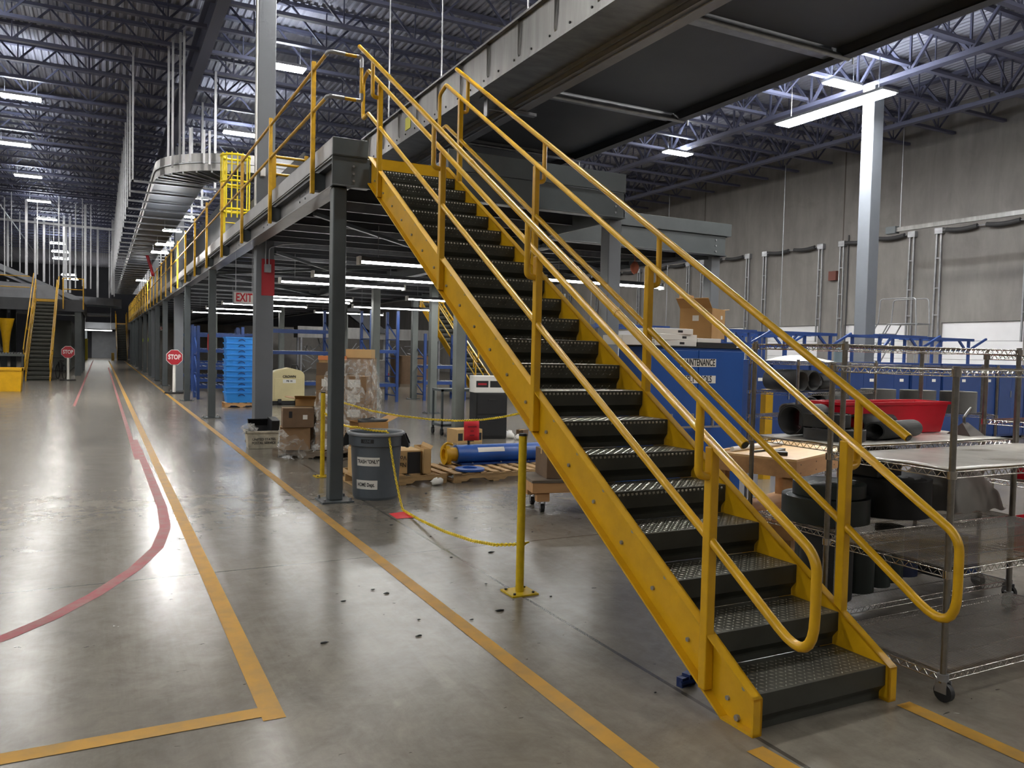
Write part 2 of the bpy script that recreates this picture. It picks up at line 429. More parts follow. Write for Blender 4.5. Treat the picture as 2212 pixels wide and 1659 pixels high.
# roof deck: corrugated
c = MB(); st = .19; n = int((X1-X0)/st)
prof = []
for i in range(n+1):
    x = X0+i*st; prof += [(x, ZT), (x+.07, ZT), (x+.10, ZT-.05), (x+.16, ZT-.05)]
vs = [(x, y, z) for y in (Y0, Y1) for x, z in prof]; m_ = len(prof)
c.add(vs, [(i, i+1, m_+i+1, m_+i) for i in range(m_-1)])
c.add([(X0, Y0, ZT+.1), (X1+.3, Y0, ZT+.1), (X1+.3, Y1, ZT+.1), (X0, Y1, ZT+.1)], [(0, 1, 2, 3)])
struct('ceiling', c, DECK, label='corrugated steel roof deck')

# floor markings
def strip(pts, wd, z=.0022):
    P = [Vector((p[0], p[1], 0)) for p in pts]; vs = []; fs = []
    for i, p in enumerate(P):
        d = (P[min(i+1, len(P)-1)]-P[max(i-1, 0)]).normalized(); nn = Vector((-d.y, d.x, 0))*wd/2
        vs += [p+nn+Vector((0, 0, z)), p-nn+Vector((0, 0, z))]
    return MB().add(vs, [(2*i, 2*i+1, 2*i+3, 2*i+2) for i in range(len(P)-1)])
def mark(pts, wd, mt, label, z=.0022): struct('floor_marking', strip(pts, wd, z), mt, label=label)
mark([(-.66, y) for y in (-1.6, 0, 3, 6, 10, 16, 25, 40, 60, 84)], .1, TAPE, 'yellow aisle line beside the platform columns')
mark([(-1.985, y) for y in (1.06, 2, 4, 6, 10, 16, 25, 40, 60, 84)], .105, TAPE, 'yellow aisle line that ends in a square corner')
p0 = fl(605, 1532); p1 = fl(0, 1641)
mark([p0, p0.lerp(p1, .5), p1, p1+(p1-p0)*.4], .105, TAPE, 'yellow cross line meeting the aisle line at a corner', .0026)
mark([(-.12, -.1), (-.1, -.5), (-.1, -1.2)], .1, TAPE, 'short yellow line in front of the left stair stringer')
mark([(.92, -.06), (.92, -.5), (.92, -1.4)], .1, TAPE, 'short yellow line in front of the right stair stringer')
rp = fillet([fl(*q) for q in ((-60, 1400), (0, 1382), (110, 1335), (205, 1285), (290, 1230), (340, 1183), (357, 1140), (350, 1095), (330, 1045), (312, 1000), (290, 950))], .5, 3)
mark(rp, .1, TAPER, 'curved worn red line on the floor', .0018)
mark([(-2.22, y) for y in (10.5, 13, 18, 26, 40, 60)], .07, TAPER, 'faded red line along the aisle', .0016)
mark([(-3.35, y) for y in (22, 30, 40, 55, 70, 86)], .07, TAPER, 'faded red line left of the aisle', .0016)

# ================================================================ roof steel
def joist(x0, x1, y, z0=9.2, z1=10.2):
    m = MB()
    m.box(x0, x1, y-.07, y+.07, z0, z0+.08).box(x0, x1, y-.08, y+.08, z1-.06, z1+.02)
    L = x1-x0; n = max(3, round(L/1.7)); s_ = L/n
    for i in range(n):
        a = x0+i*s_
        m.bar((a, y, z1-.04), (a+s_/2, y, z0+.04), .045); m.bar((a+s_/2, y, z0+.04), (a+s_, y, z1-.04), .045)
        m.bar((a+s_/2, y, z0+.04), (a+s_/2, y, z1-.04), .03)
    return m
jl = one('roof_joist', 'dark steel bar joist under the roof deck left of the aisle girder', 'roof joist', joist(-15.6, -.5, 0), JOIST, (-8, 0, 9.2), 'roof joists over the left bay')
jm = one('roof_joist', 'dark steel bar joist under the roof deck right of the aisle girder', 'roof joist', joist(-.3, 15.5, 0), JOIST, (7.6, 0, 9.2), 'roof joists over the middle bay')
jr = one('roof_joist', 'dark steel bar joist between the girder truss and the dock wall', 'roof joist', joist(15.7, 22.2, 0), JOIST, (19, 0, 9.2), 'roof joists over the dock bay')
ys = [1.2+1.66*i for i in range(44)]
for i, y in enumerate(ys):
    for j in (jl, jm, jr):
        if j is jr and y > 42: continue
        if i == 0: j.location.y = y; continue
        d = dup(j, (j.location.x, y, 9.2))
def truss(x, y0, y1, z0=9.0, z1=10.15):
    m = MB(); m.box(x-.11, x+.11, y0, y1, z0, z0+.12).box(x-.1, x+.1, y0, y1, z1-.1, z1)
    n = round((y1-y0)/1.62); s_ = (y1-y0)/n
    for i in range(n):
        a = y0+i*s_
        m.bar((x, a, z1-.06), (x, a+s_/2, z0+.07), .07); m.bar((x, a+s_/2, z0+.07), (x, a+s_, z1-.06), .07); m.bar((x, a+s_/2, z0+.07), (x, a+s_/2, z1-.06), .05)
    return m
one('joist_girder', 'dark truss girder under the roof nearest the dock wall column', 'girder', truss(15.6, -4, 60), JOIST)
one('joist_girder', 'dark truss girder under the roof between column line and dock wall', 'girder', truss(19.4, -4, 60), JOIST)
g = MB(); g.box(-.53, -.27, -4, 90, 9.0, 9.03).box(-.53, -.27, -4, 90, 9.85, 9.9).box(-.42, -.38, -4, 90, 9.03, 9.85)
one('roof_girder', 'dark solid roof girder running down the aisle over the tall column', 'girder', g, JOIST)
for x, z, lb in ((-7.5, 8.95, 'thin pale pipe under the roof left of the aisle'),):
    one('sprinkler_pipe', lb, 'pipe', MB().cyl((x, 2, z), (x, 75, z), .04, 8), GALV)

# ================================================================ ceiling lights
def hibay(lx, ly, label, group, loc, hz=.5, lm=None):
    t = thing('high_bay_light', label, 'ceiling light', loc, 0, group)
    MB().box(-lx/2-.03, lx/2+.03, -ly/2-.03, ly/2+.03, .03, .10).build('housing', GALV, t)
    MB().box(-lx/2, lx/2, -ly/2, ly/2, 0, .03).build('diffuser', lm or LAMP, t)
    MB().box(-lx/2+.05, lx/2-.05, -ly/2+.05, ly/2-.05, .1, .112).build('roof_fill_glow', ROOFFILL, t)  # added glowing panel that throws fill light on the roof deck
    h = MB(); ax = lx > ly; q = (lx if ax else ly)*.4
    for s_ in (-1, 1):
        p = (s_*q, 0) if ax else (0, s_*q); h.bar((p[0], p[1], .1), (p[0], p[1], .1+hz), .012)
    h.build('hanger', GALV, t)
    return t
HL = 8.8
lightA = hibay(1.0, .36, 'bright ceiling light over the left bay', 'ceiling lights over the left bay', (-4.8, 25, HL), .5, LAMPL)
for y in (5, 11.8, 18.4, 31.6, 37.9, 44.8, 51.5): dup(lightA, (-5.5, y, HL))
lightB = hibay(1.0, .36, 'bright ceiling light over the platform edge', 'ceiling lights over the platform edge', (1.42, 18.4, HL))
for y in (5, 11.8, 25.7, 32.2, 39.1, 45.6, 52, 58.6, 65): dup(lightB, (1.42, y, HL))
c1 = hibay(1.0, .36, 'added fill light hung over the side bays outside the view', 'added fill lights outside the view', (8.4, 5, HL))  # unseen lamps added to lift the general light without glare in view
for x, y in ((9.2, -1.2), (9.2, -7.5), (9.2, -13), (-5.5, -13.5), (-12, -8), (16, -8), (16, -1.5), (-12, -1), (-12, 11.8), (-12, 25), (-18.5, -1), (-18.5, 11), (-18.5, 23), (8.4, 11.8), (9, 32), (14, 30), (9, 46), (-12, 5), (-12, 18)): dup(c1, (x, y, HL))
d1 = hibay(1.05, .36, 'small bright ceiling light beyond the long light near the dock wall', None, (15.25, 20, HL))
dup(d1, (15.2, 4.5, HL), 0, 'ceiling light above the carts, out of view'); 
tl = thing('linear_strip_light', 'very bright long strip light hanging in front of the tall dock-side column', 'ceiling light', (14.22, 12.4, 8.2))
MB().box(-.28, .28, -1.75, 1.75, .03, .1).build('housing', GALV, tl); MB().box(-.24, .24, -1.7, 1.7, 0, .03).build('diffuser', LAMPB, tl); MB().box(-.2, .2, -1.6, 1.6, .1, .112).build('roof_fill_glow', ROOFFILL, tl)
for s_ in (-1.4, 1.4): MB().bar((0, s_, .1), (0, s_, 1.0), .012).build('hanger', GALV, tl)
e = MB()
dup(d1, (14.9, 12.7, HL+.25), 0, 'small ceiling light just left of the long strip light')

# ================================================================ tall building columns
def bcol(x, y, sx, sy, label, zt=9.0, m=COLG):
    t = thing('building_column', label, 'column', (x, y, 0))
    MB().box(-sx/2, sx/2, -sy/2, sy/2, .02, zt).build('shaft', m, t, bev=.012)
    MB().box(-sx/2-.1, sx/2+.1, -sy/2-.1, sy/2+.1, 0, .025).build('base_plate', DGRAY, t)
    return t
k = bcol(-.1, 12.3, .31, .31, 'tall grey building column with red box rising through the platform edge')
MB().cyl((-.18, -.175, 4.2), (-.18, -.175, 9), .018, 8).build('conduit', WHITE, k)
MB().box(-.06, .165, -.165, -.155, 2.65, 3.3).build('painted_band', REDS, k)['label'] = 'red painted panel'
jb = MB().box(-.02, .09, -.24, -.166, 3.06, 3.2); jb.build('junction_box', GALV, k)
cp_ = MB(); cp_.tube(fillet([(0, -.2, 3.2), (0, -.2, 3.75)], .1), .012, 6); cp_.tube(fillet([(.06, -.2, 3.2), (.06, -.2, 3.5), (.3, -.2, 3.58), (.7, -.2, 3.62)], .08), .012, 6); cp_.build('conduit', GALV, k)
MB().box(-.1, -.02, -.22, -.16, 4.75, 4.9).build('receptacle', WHITE, k); MB().box(.04, .12, -.22, -.16, 4.72, 4.87).build('receptacle', WHITE, k)
bcol(-.12, 29.7, .32, .34, 'tall grey building column just behind the nearer stop sign')
bcol(-.22, 42.6, .32, .34, 'far tall grey building column along the platform edge')
bcol(15.65, 12.3, .38, .38, 'tall grey building column near the dock wall on the right')
# ================================================================ main staircase
RI, TR, WD, NS = .184, .30445, .8604, 21
SL = RI/TR
def noz(y): return RI+SL*y
stair = thing('industrial_staircase', 'nearest yellow steel staircase with dark diamond-plate treads up to the platform', 'staircase', (WD/2, 3, 0))
def stringer(xw, sgn):
    """channel stringer, web at xw, flanges pointing to sgn"""
    yT = 6.12; top = lambda y: noz(y)+.005; bot = lambda y: max(0, -.118+SL*y)
    y_ = .118/SL
    poly = [(-.02, 0), (-.02, top(-.02)), (yT, top(yT)), (yT, bot(yT)), (y_, 0)]
    m = MB(); m.prism(poly, xw, xw+sgn*.012)
    fw = .055
    a, b = sorted((xw, xw+sgn*fw))
    m.prism([(-.02, top(-.02)-.012), (-.02, top(-.02)), (yT, top(yT)), (yT, top(yT)-.012)], a, b)
    m.prism([(y_, 0), (y_, .014), (yT, bot(yT)+.014), (yT, bot(yT))], a, b)
    m.prism([(-.02, 0), (-.02, .012), (y_+.02, .012), (y_, 0)], a, b)
    m.prism([(-.02, 0), (-.02, top(-.02)), (-.008, top(-.008)), (-.008, 0)], a, b)
    return m
stringer(-.002, -1).build('stringer', YEL, stair, w=True)
stringer(WD+.002, 1).build('stringer', YEL, stair, w=True)
for k in range(1, NS+1):
    y0, z = (k-1)*TR, k*RI
    m = MB()
    last = k == NS
    poly = [(y0, z), (y0+TR+.03, z), (y0+TR+.03, z-.005), (y0+.006, z-.005), (y0+.006, z-.098), (y0+.036, z-.138), (y0+.040, z-.15), (y0+.040, z-RI+.002), (y0+.034, z-RI+.002), (y0+.034, z-.15), (y0+.030, z-.138), (y0, z-.10)]
    m.prism(poly, .003, WD-.003)
    nf = len(m.f)
    for i in range(24):
        for yy, zz, o_ in ((y0, z-.04, 0), (y0, z-.07, 1), (y0+.034, z-.162, 0), (y0+.034, z-.178, 1))[:4 if k > 8 else 0]:
            x = .03+(WD-.06)*(i+.5*o_+.25)/24.5; s_ = 1 if (i+o_) % 2 else -1
            m.add([(x-.009, yy-.0005, zz-.006*s_), (x+.009, yy-.0005, zz+.006*s_), (x-.003, yy-.0005, zz+.005), (x+.003, yy-.0005, zz-.005), (x, yy-.0035, zz)], [(0, 3, 4), (3, 1, 4), (1, 2, 4), (2, 0, 4)])
    o = m.build('riser_pan', RISER, stair, w=True); o.data.materials.append(TREAD)
    for pl_ in o.data.polygons:
        if pl_.index >= nf: pl_.material_index = 1
    m = MB(); m.box(.004, WD-.004, y0+.002, y0+TR+.02, z, z+.002)
    nx, ny = 26, 9
    for i in range(nx):
        for j in range(ny):
            x = .02+(WD-.04)*(i+.5)/nx; yy = y0+.012+(TR-.02)*(j+.5)/ny; a = PI/4*(1 if (i+j) % 2 else -1)
            dx, dy = math.cos(a)*.0125, math.sin(a)*.0125; ex_, ey = -math.sin(a)*.0045, math.cos(a)*.0045
            m.add([(x-dx, yy-dy, z+.002), (x+ex_, yy+ey, z+.002), (x+dx, yy+dy, z+.002), (x-ex_, yy-ey, z+.002), (x-dx*.3, yy-dy*.3, z+.0045), (x+dx*.3, yy+dy*.3, z+.0045)],
                  [(0, 3, 4), (3, 2, 5, 4), (2, 1, 5), (1, 0, 4, 5)])
    if k <= 20 and k > 4:   # lugs on the nosing lip catch the light
        for i in range(nx):
            x = .02+(WD-.04)*(i+.5)/nx
            m.add([(x-.01, y0-.0005, z-.012), (x+.01, y0-.0005, z-.022), (x+.006, y0-.0005, z-.008), (x-.004, y0-.0005, z-.026), (x, y0-.004, z-.017)], [(0, 2, 4), (2, 1, 4), (1, 3, 4), (3, 0, 4)])
    o = m.build('tread', TREAD, stair, w=True); o.data.materials.append(LUG)
    for pl_ in o.data.polygons:
        if pl_.index > 5: pl_.material_index = 1
m = MB(); m.box(0, WD, 6.085, 6.115, 3.74, 3.872).box(0, WD, 6.085, 6.15, 3.866, 3.872)
m.build('landing_nosing', YEL, stair, w=True)
PY = (.33, 2.15, 3.935, 5.76)
rail = lambda y: 1.312+SL*(y-.33)
mid = lambda y: .843+SL*(y-.33)
hand = lambda y: 1.345+.6055*(y-.02)
for side in (0, 1):
    xs = -.04 if side == 0 else WD+.04; sg = -1 if side == 0 else 1
    for y in PY:
        p = MB(); zb = -.105+SL*y
        p.box(xs-.026, xs+.026, y-.026, y+.026, zb, rail(y)-.012)
        p.build('post', YEL, stair, w=True, bev=.006)
    pts = [(xs, 5.76, rail(5.76)), (xs, .33, rail(.33)), (xs, -.335, rail(-.335)), (xs, -.335, mid(-.335)-.02), (xs, .33, mid(.33)), (xs, 5.76, mid(5.76))]
    loop = fillet(pts[0:3], .05, 1)[:-1]+fillet([pts[1], pts[2], pts[3], pts[4]], .14, 8)[1:-1]+[pts[4], pts[5]]
    top = fillet([pts[5], (xs, 6.18, mid(6.18)), (xs, 6.4, mid(6.2)-.03), (xs, 6.4, rail(6.2)-.06), (xs, 6.2, rail(6.2)), pts[0]], .07, 5)
    MB().tube(loop+top[1:], .0225, 10, caps=False).build('guard_rail', YEL, stair, w=True)
    xh = xs+sg*.085
    y1, y2 = .02, (6.28 if side == 0 else 6.1)
    h = MB(); h.tube([(xh, y1, hand(y1)), (xh, y2, hand(y2))], .0235, 12)
    h.build('handrail', YEL, stair, w=True)
    d = Vector((0, -1, -.6055)).normalized(); o_ = Vector((xh, y1, hand(y1)))
    MB().cyl(o_+d*.0005, o_+d*.004, .018, 12).build('end_cap', BLACK, stair, w=True)['label'] = 'black disc for the dark inside of the open pipe end'  # shade inside the hollow pipe drawn as a black disc
    for y in (1.05, 3.1, 5.2): MB().tube([(xh, y, hand(y)), (xh, y+.03, hand(y+.03))], .0252, 12).build('sleeve', YEL, stair, w=True)
    for y in PY:
        pts = fillet([(xs+sg*.01, y, rail(y)-.16), (xh, y, rail(y)-.15), (xh, y, hand(y)-.01)], .07, 6)
        MB().tube(pts, .0215, 10).build('handrail_bracket', YEL, stair, w=True)
# far copies of the same stair
dup(stair, (-5.15, 41, 0), 0, 'distant yellow staircase facing the viewer on the far left beside a stop sign')
dup(stair, (-.75, 90.5, 0), 0, 'small far yellow staircase at the right end of the aisle')
dup(stair, (9.6, 25.9, 0), 0, 'distant yellow staircase seen under the nearest stair stringer')

for k in range(1, NS):
    y0 = (k-1)*TR+.1
    for yy, zz in ((y0-.02, noz(y0-.02)-.045), (y0+.09, noz(y0+.09)-.20)):
        if zz > .03: MB().cyl((-.014, yy, zz), (-.026, yy, zz), .012, 8).build('bolt', GALV, stair, w=True)
MB().cyl((-.014, .12, .03), (-.03, .12, .03), .016, 6).build('bolt', GALV, stair, w=True)

# ================================================================ mezzanine platform
ZD0, ZD1 = 3.53, 4.06
mz = thing('mezzanine_platform', 'dark grey steel platform deck above the storage area, reached by the nearest stair', 'platform', (3.4, 30, 0))
YE = 78
MB().box(-.42, 3.45, 6.17, YE, 3.80, 3.86).box(3.45, 7.2, 8.42, YE, 3.80, 3.86).build('deck', DARKP, mz, w=True)
def ibeam(m, p, q, z0, z1, bw=.2):
    """I beam along x or y"""
    (x0, y0), (x1, y1) = p, q
    if x0 == x1:
        m.box(x0-bw/2, x0+bw/2, y0, y1, z0, z0+.018).box(x0-bw/2, x0+bw/2, y0, y1, z1-.018, z1).box(x0-.008, x0+.008, y0, y1, z0, z1)
    else:
        m.box(x0, x1, y0-bw/2, y0+bw/2, z0, z0+.018).box(x0, x1, y0-bw/2, y0+bw/2, z1-.018, z1).box(x0, x1, y0-.008, y0+.008, z0, z1)
def edge(name, pr_, m=DGRAY):
    b = MB(); pr_(b); b.build(name, m, mz, w=True, bev=.004)
edge('side_beam', lambda b: ibeam(b, (-.33, 6.17), (-.33, YE), ZD0, 3.86, .22), CHAN)  # lamp-lit look of the aisle side put into this paler colour
edge('curb', lambda b: b.box(-.45, -.43, 6.15, YE, 3.87, ZD1).box(-.45, -.36, 6.15, YE, 3.86, 3.875).box(-.45, -.37, 6.15, YE, ZD1-.012, ZD1), CHAN)  # paler than the front curb: lamp light put into the colour
edge('front_beam', lambda b: b.box(-.45, -.03, 6.15, 6.17, ZD0, 3.86).box(-.45, -.03, 6.13, 6.25, ZD0, ZD0+.016))
edge('curb', lambda b: b.box(-.45, -.05, 6.135, 6.17, 3.87, ZD1).box(-.45, -.05, 6.14, 6.25, 3.86, 3.875))
edge('front_beam', lambda b: b.box(.92, 3.45, 6.15, 6.17, ZD0, 3.86).box(.92, 3.45, 6.12, 6.27, ZD0, ZD0+.016).box(-.03, .92, 6.15, 6.17, ZD0, 3.8))
edge('curb', lambda b: b.box(.92, 3.45, 6.135, 6.17, 3.87, ZD1+.05))
edge('front_beam', lambda b: b.box(3.45, 7.2, 8.4, 8.42, ZD0, 3.88).box(3.45, 7.2, 8.36, 8.52, ZD0, ZD0+.016))
edge('curb', lambda b: b.box(3.45, 7.3, 8.36, 8.42, 3.89, 4.1).box(3.45, 7.3, 8.36, 8.5, 3.88, 3.895))
edge('side_beam', lambda b: b.box(3.43, 3.45, 6.15, 8.42, ZD0, ZD1))
edge('side_beam', lambda b: ibeam(b, (7.15, 8.42), (7.15, YE), ZD0, 3.88))
bo = MB()
for x in (-.21, 3.3): 
    for z in (3.6, 3.68, 3.76): bo.cyl((x, 6.15, z), (x, 6.138, z), .014, 8)
for x in (3.62, 6.98):
    for z in (3.6, 3.7, 3.8): bo.cyl((x, 8.4, z), (x, 8.388, z), .016, 8)
for k in range(12):
    for dy in (-.16, .16):
        for z in (3.6, 3.68, 3.76): bo.cyl((-.338, 8.1+k*2.66+dy, z), (-.352, 8.1+k*2.66+dy, z), .014, 6)
bo.build('bolts', GALV, mz, w=True)
# joists under the deck (run across, x direction)
y = 7.4; n = 0
while y < YE-1:
    x1 = 3.4 if y < 8.5 else 7.1
    b = MB(); b.box(-.32, x1, y-.004, y+.004, 3.6, 3.8).box(-.32, x1, y-.03, y+.03, 3.6, 3.608)
    b.build('deck_joist', GALV if n % 3 == 1 else DARKP, mz, w=True); y += .76; n += 1
for x in (3.6,):
    edge('main_beam', lambda b: ibeam(b, (x, 8.5), (x, YE), 3.4, 3.78))
br = MB(); br.bar((-.2, 8, 3.5), (3.5, 12, 3.5), .05); br.bar((-.2, 17.6, 3.45), (3.6, 12.2, 3.45), .05); br.bar((-.2, 17.8, 3.45), (3.6, 23.8, 3.45), .05); br.bar((.1, 12.3, 3.45), (3.6, 17.8, 3.45), .05)
br.bar((3.5, 8.6, 3.5), (7, 12, 3.5), .05); br.bar((3.6, 12.1, 3.5), (7, 8.6, 3.5), .05)
br.build('cross_brace', DGRAY, mz, w=True)

def mcol(x, y, label, zt=ZD0, s_=.2, m=DGRAY, pl=.2):
    t = thing('platform_column', label, 'column', (x, y, 0), 0)
    MB().box(-s_/2, s_/2, -s_/2, s_/2, .018, zt).build('shaft', m, t, bev=.012)
    MB().box(-pl, pl, -pl, pl, 0, .018).build('base_plate', DGRAY, t)
    b = MB()
    for i in (-1, 1):
        for j in (-1, 1): b.cyl((i*pl*.8, j*pl*.8, .018), (i*pl*.8, j*pl*.8, .05), .016, 6)
    b.build('bolts', GALV, t)
    return t
mcol(-.338, 6.29, 'nearest dark grey platform column beside the grey trash can', s_=.155, pl=.18)
mcol(-.345, 17.65, 'grey platform column along the aisle with a small red tag', s_=.165)
t_ = MB().box(-.443, -.428, 17.57, 17.70, 1.62, 2.0); 
one('red_tag', 'small red tag taped to an aisle platform column', 'tag', t_, REDS)
mcol(-.335, 23.9, 'grey platform column just in front of the nearer stop sign', s_=.165)
g_ = 'platform columns further down the aisle'
for y in (33.5, 38.5, 44.5, 50.5, 56.5, 62.5, 68.5, 74.5):
    t = mcol(-.335, y, 'far grey platform column in the receding row along the aisle', m=DGRAY); t['group'] = g_
mcol(3.40, 6.38, 'grey platform column behind the right side of the nearest stair', m=COLG)
mcol(7.08, 8.6, 'grey platform column at the right front corner of the platform', m=COLG)
mcol(3.7, 12.15, 'grey platform column behind the black two-drawer cabinet', m=DGRAY2)
mcol(5.42, 17.95, 'grey platform column in the open floor behind the yellow chain', m=DGRAY2)
mcol(3.86, 18.2, 'grey platform column right behind the wrapped pallet', m=DGRAY2)
for x, y in ((2.4, 26.5), (3.7, 30), (1.6, 33.5), (7.1, 24), (5.4, 27), (7.1, 33)):
    t = mcol(x, y, 'grey platform column standing deep under the deck', m=DGRAY2); t['group'] = 'columns deep under the deck'

# guard rail along the deck edge
gr = thing('platform_guard_rail', 'long yellow guard rail along the platform edge above the aisle', 'guard rail', (-.5, 30, 3.55))
GY = [6.87+2.66*i for i in range(27)]
for y in GY:
    MB().box(-.525, -.475, y-.025, y+.025, 3.55, 5.08).build('post', YELW, gr, w=True, bev=.005)
    MB().box(-.475, -.34, y+.03, y+.17, 3.6, 3.8).build('post_bracket', DGRAY, gr, w=True)
for z in (4.98, 4.5): MB().cyl((-.5, 6.87, z), (-.5, GY[-1], z), .02, 8).build('rail', YELW, gr, w=True)
E1 = fillet([(-.5, 6.9, 4.98), (-.5, 6.15, 4.98), (-.05, 6.15, 4.98), (-.05, 6.15, 4.5), (-.5, 6.15, 4.5), (-.5, 6.9, 4.5)], .05, 4)
MB().tube([(-.5, 6.9, 4.98), (-.5, 6.25, 4.98)], .02, 8).tube([(-.5, 6.9, 4.5), (-.5, 6.25, 4.5)], .02, 8).tube([(-.33, 6.17, 4.98), (-.18, 6.17, 4.98)], .02, 8).tube([(-.33, 6.17, 4.5), (-.18, 6.17, 4.5)], .02, 8).tube([(-.13, 6.17, 4.88), (-.13, 6.17, 4.56)], .02, 8).build('end_rail', YELW, gr, w=True)
for z in (4.98, 4.5): MB().tube(fillet([(-.5, 6.27, z), (-.5, 6.17, z), (-.32, 6.17, z)], .05, 4), .024, 8).build('pipe_fitting', GALV, gr, w=True)
MB().tube(fillet([(-.19, 6.17, 4.98), (-.13, 6.17, 4.98), (-.13, 6.17, 4.86)], .04, 4), .024, 8).build('pipe_fitting', GALV, gr, w=True)
MB().tube(fillet([(-.19, 6.17, 4.5), (-.13, 6.17, 4.5), (-.13, 6.17, 4.58)], .04, 4), .024, 8).build('pipe_fitting', GALV, gr, w=True)

# ================================================================ overhead equipment
# silver conveyor running towards the viewer over the right side of the stair
oc = thing('overhead_conveyor', 'silver sheet-metal conveyor trough running overhead past the top of the stair', 'conveyor', (1.7, 3, 4.75))
ya, yb = -8, 10.9
m = MB(); m.box(1.3, 1.312, ya, yb, 4.86, 5.30).box(1.25, 1.33, ya, yb, 5.30, 5.325).box(1.285, 1.36, ya, yb, 4.835, 4.86)
y = yb-.35
while y > ya:
    m.add([(1.3, y, 5.29), (1.3, y+.06, 5.29), (1.3, y+.05, 4.93), (1.3, y+.01, 4.93), (1.262, y, 5.29), (1.275, y+.02, 4.95)], [(0, 4, 5, 3), (4, 1, 2, 5), (3, 5, 2), (0, 1, 4)])
    y -= .78
m.build('side_panel', SILV, oc, w=True)
b = MB(); y = yb-.6
while y > ya: b.cyl((1.301, y, 4.92), (1.288, y, 4.92), .012, 6); y -= .39
b.build('bolts', BLACK, oc, w=True)
MB().box(1.33, 1.8, ya, yb, 4.84, 4.85).box(1.32, 1.78, yb-.012, yb, 4.86, 5.28).build('bottom_pan', SILV, oc, w=True)
m = MB(); m.box(1.8, 1.808, ya, yb+.6, 4.75, 4.93).box(1.8, 2.02, ya, yb+.6, 4.745, 4.755).box(2.012, 2.02, ya, yb+.6, 4.755, 4.86).box(1.77, 1.79, ya, yb, 4.80, 4.84)
m.build('lower_channel', CHAN, oc, w=True)
MB().cyl((1.86, ya, 4.73), (1.86, yb, 4.73), .011, 6).build('rod', GALV, oc, w=True)
for y in (6.3, 1.2):
    q = MB(); q.box(1.36, 1.5, y-.05, y+.05, 4.825, 4.84).box(1.47, 1.5, y-.05, y+.05, 4.45, 4.84).cyl((1.49, y, 4.45), (1.49, y, 4.2), .008, 6).box(1.38, 1.8, y-.03, y+.03, 4.19, 4.22).bar((1.8, y, 4.2), (2.0, y, 4.75), .03)
    q = MB(); q.box(1.4, 1.48, y-.05, y+.05, 4.82, 4.835).box(1.46, 1.48, y-.05, y+.05, 4.6, 4.83).cyl((1.475, y, 4.7), (1.9, y, 4.7), .008, 6).box(1.75, 2.15, y-.04, y+.04, 4.7, 4.735)
    q.build('hanger_bracket', GALV, oc, w=True)
for y in (5.2, 2.2): 
    MB().box(2.021, 2.026, y-.09, y+.09, 4.77, 4.84).build('splice_plate', GALV, oc, w=True)
p = at(0, 1.3, 882, 266); MB().box(1.292, 1.299, p.y-.11, p.y+.11, p.z-.09, p.z+.09).build('warning_label', LABY, oc, w=True)
hr = MB()
for y in (0, 4.5, 9.5): hr.cyl((1.28, y, 5.32), (1.28, y, 9.2), .012, 6)
hr.build('hanger_rod', GALV, oc, w=True)

# wide dark bed hung to the right of it
ob = thing('overhead_conveyor_bed', 'wide dark hung conveyor bed overhead on the right of the silver trough', 'conveyor', (4.2, 4, 5.5))
for y0_, y1_ in ((-8, 4.55), (4.62, 7.75), (7.82, 12.6)):
    MB().box(2.9, 5.45, y0_, y1_, 5.62, 5.66).build('bed_panel', DARKP, ob, w=True)
m = MB(); m.box(5.45, 5.47, -8, 12.6, 5.5, 5.8).box(5.45, 5.6, -8, 12.6, 5.49, 5.51)
m.build('side_frame', DARKP, ob, w=True)
MB().box(2.86, 2.9, -8, 12.6, 5.55, 5.8).build('side_frame', DARKP, ob, w=True)
for y in (4.58, 7.78, 10.9):
    q = MB(); q.cyl((2.6, y-.1, 5.5), (5.6, y-.1, 5.5), .035, 10); q.build('cross_tube', GALV, ob, w=True)
    MB().box(2.9, 5.46, y+.02, y+.16, 5.54, 5.62).build('cross_channel', GALV, ob, w=True)
hr = MB()
for y in (-1, 4.5, 7.7, 11):
    for x in (2.75, 5.7): hr.cyl((x, y, 5.45), (x, y, 9.2), .012, 6)
hr.build('hanger_rod', GALV, ob, w=True)

# equipment standing on the deck
sb = thing('sorter_housing', 'big dark sorter housing on the platform deck behind the top of the stair', 'machine', (3.7, 11, 3.87))
MB().box(2.5, 5.6, 9.9, 14, 3.95, 5.0).build('housing', DARKP, sb, w=True, bev=.01)
MB().box(2.5, 5.6, 9.86, 9.9, 4.55, 4.6).build('rail', DGRAY, sb, w=True)
q = MB()
for x in (2.6, 5.5):
    for y in (10, 13.9): q.box(x-.05, x+.05, y-.05, y+.05, 3.87, 3.95)
q.build('foot', DGRAY, sb, w=True)
st_ = MB()
for px in (1410, 1222, 1268): pass
dc = thing('deck_conveyor', 'dark sided conveyor on the deck behind the platform guard rail', 'conveyor', (.7, 30, 3.87))
for ya_, yb_ in ((11, 16.3), (18.2, 70)):
    MB().box(.3, .34, ya_, yb_, 4.05, 5.75 if ya_ > 15 else 5.0).build('side_panel', DARKP, dc, w=True); MB().box(1.2, 1.24, ya_, yb_, 4.05, 5.0).build('side_panel', DARKP, dc, w=True)
    MB().box(.34, 1.2, ya_, yb_, 4.6, 4.64).build('belt', BELT, dc, w=True)
    q = MB(); y = ya_+.5
    while y < yb_: q.box(.3, .36, y, y+.06, 3.87, 4.05).box(1.18, 1.24, y, y+.06, 3.87, 4.05); y += 3
    q.build('support_leg', DGRAY, dc, w=True)
sg_ = thing('deck_guard_rail', 'short three-bar yellow guard rail on the deck behind the first posts', 'guard rail', at(1, 10.6, 620, 380))
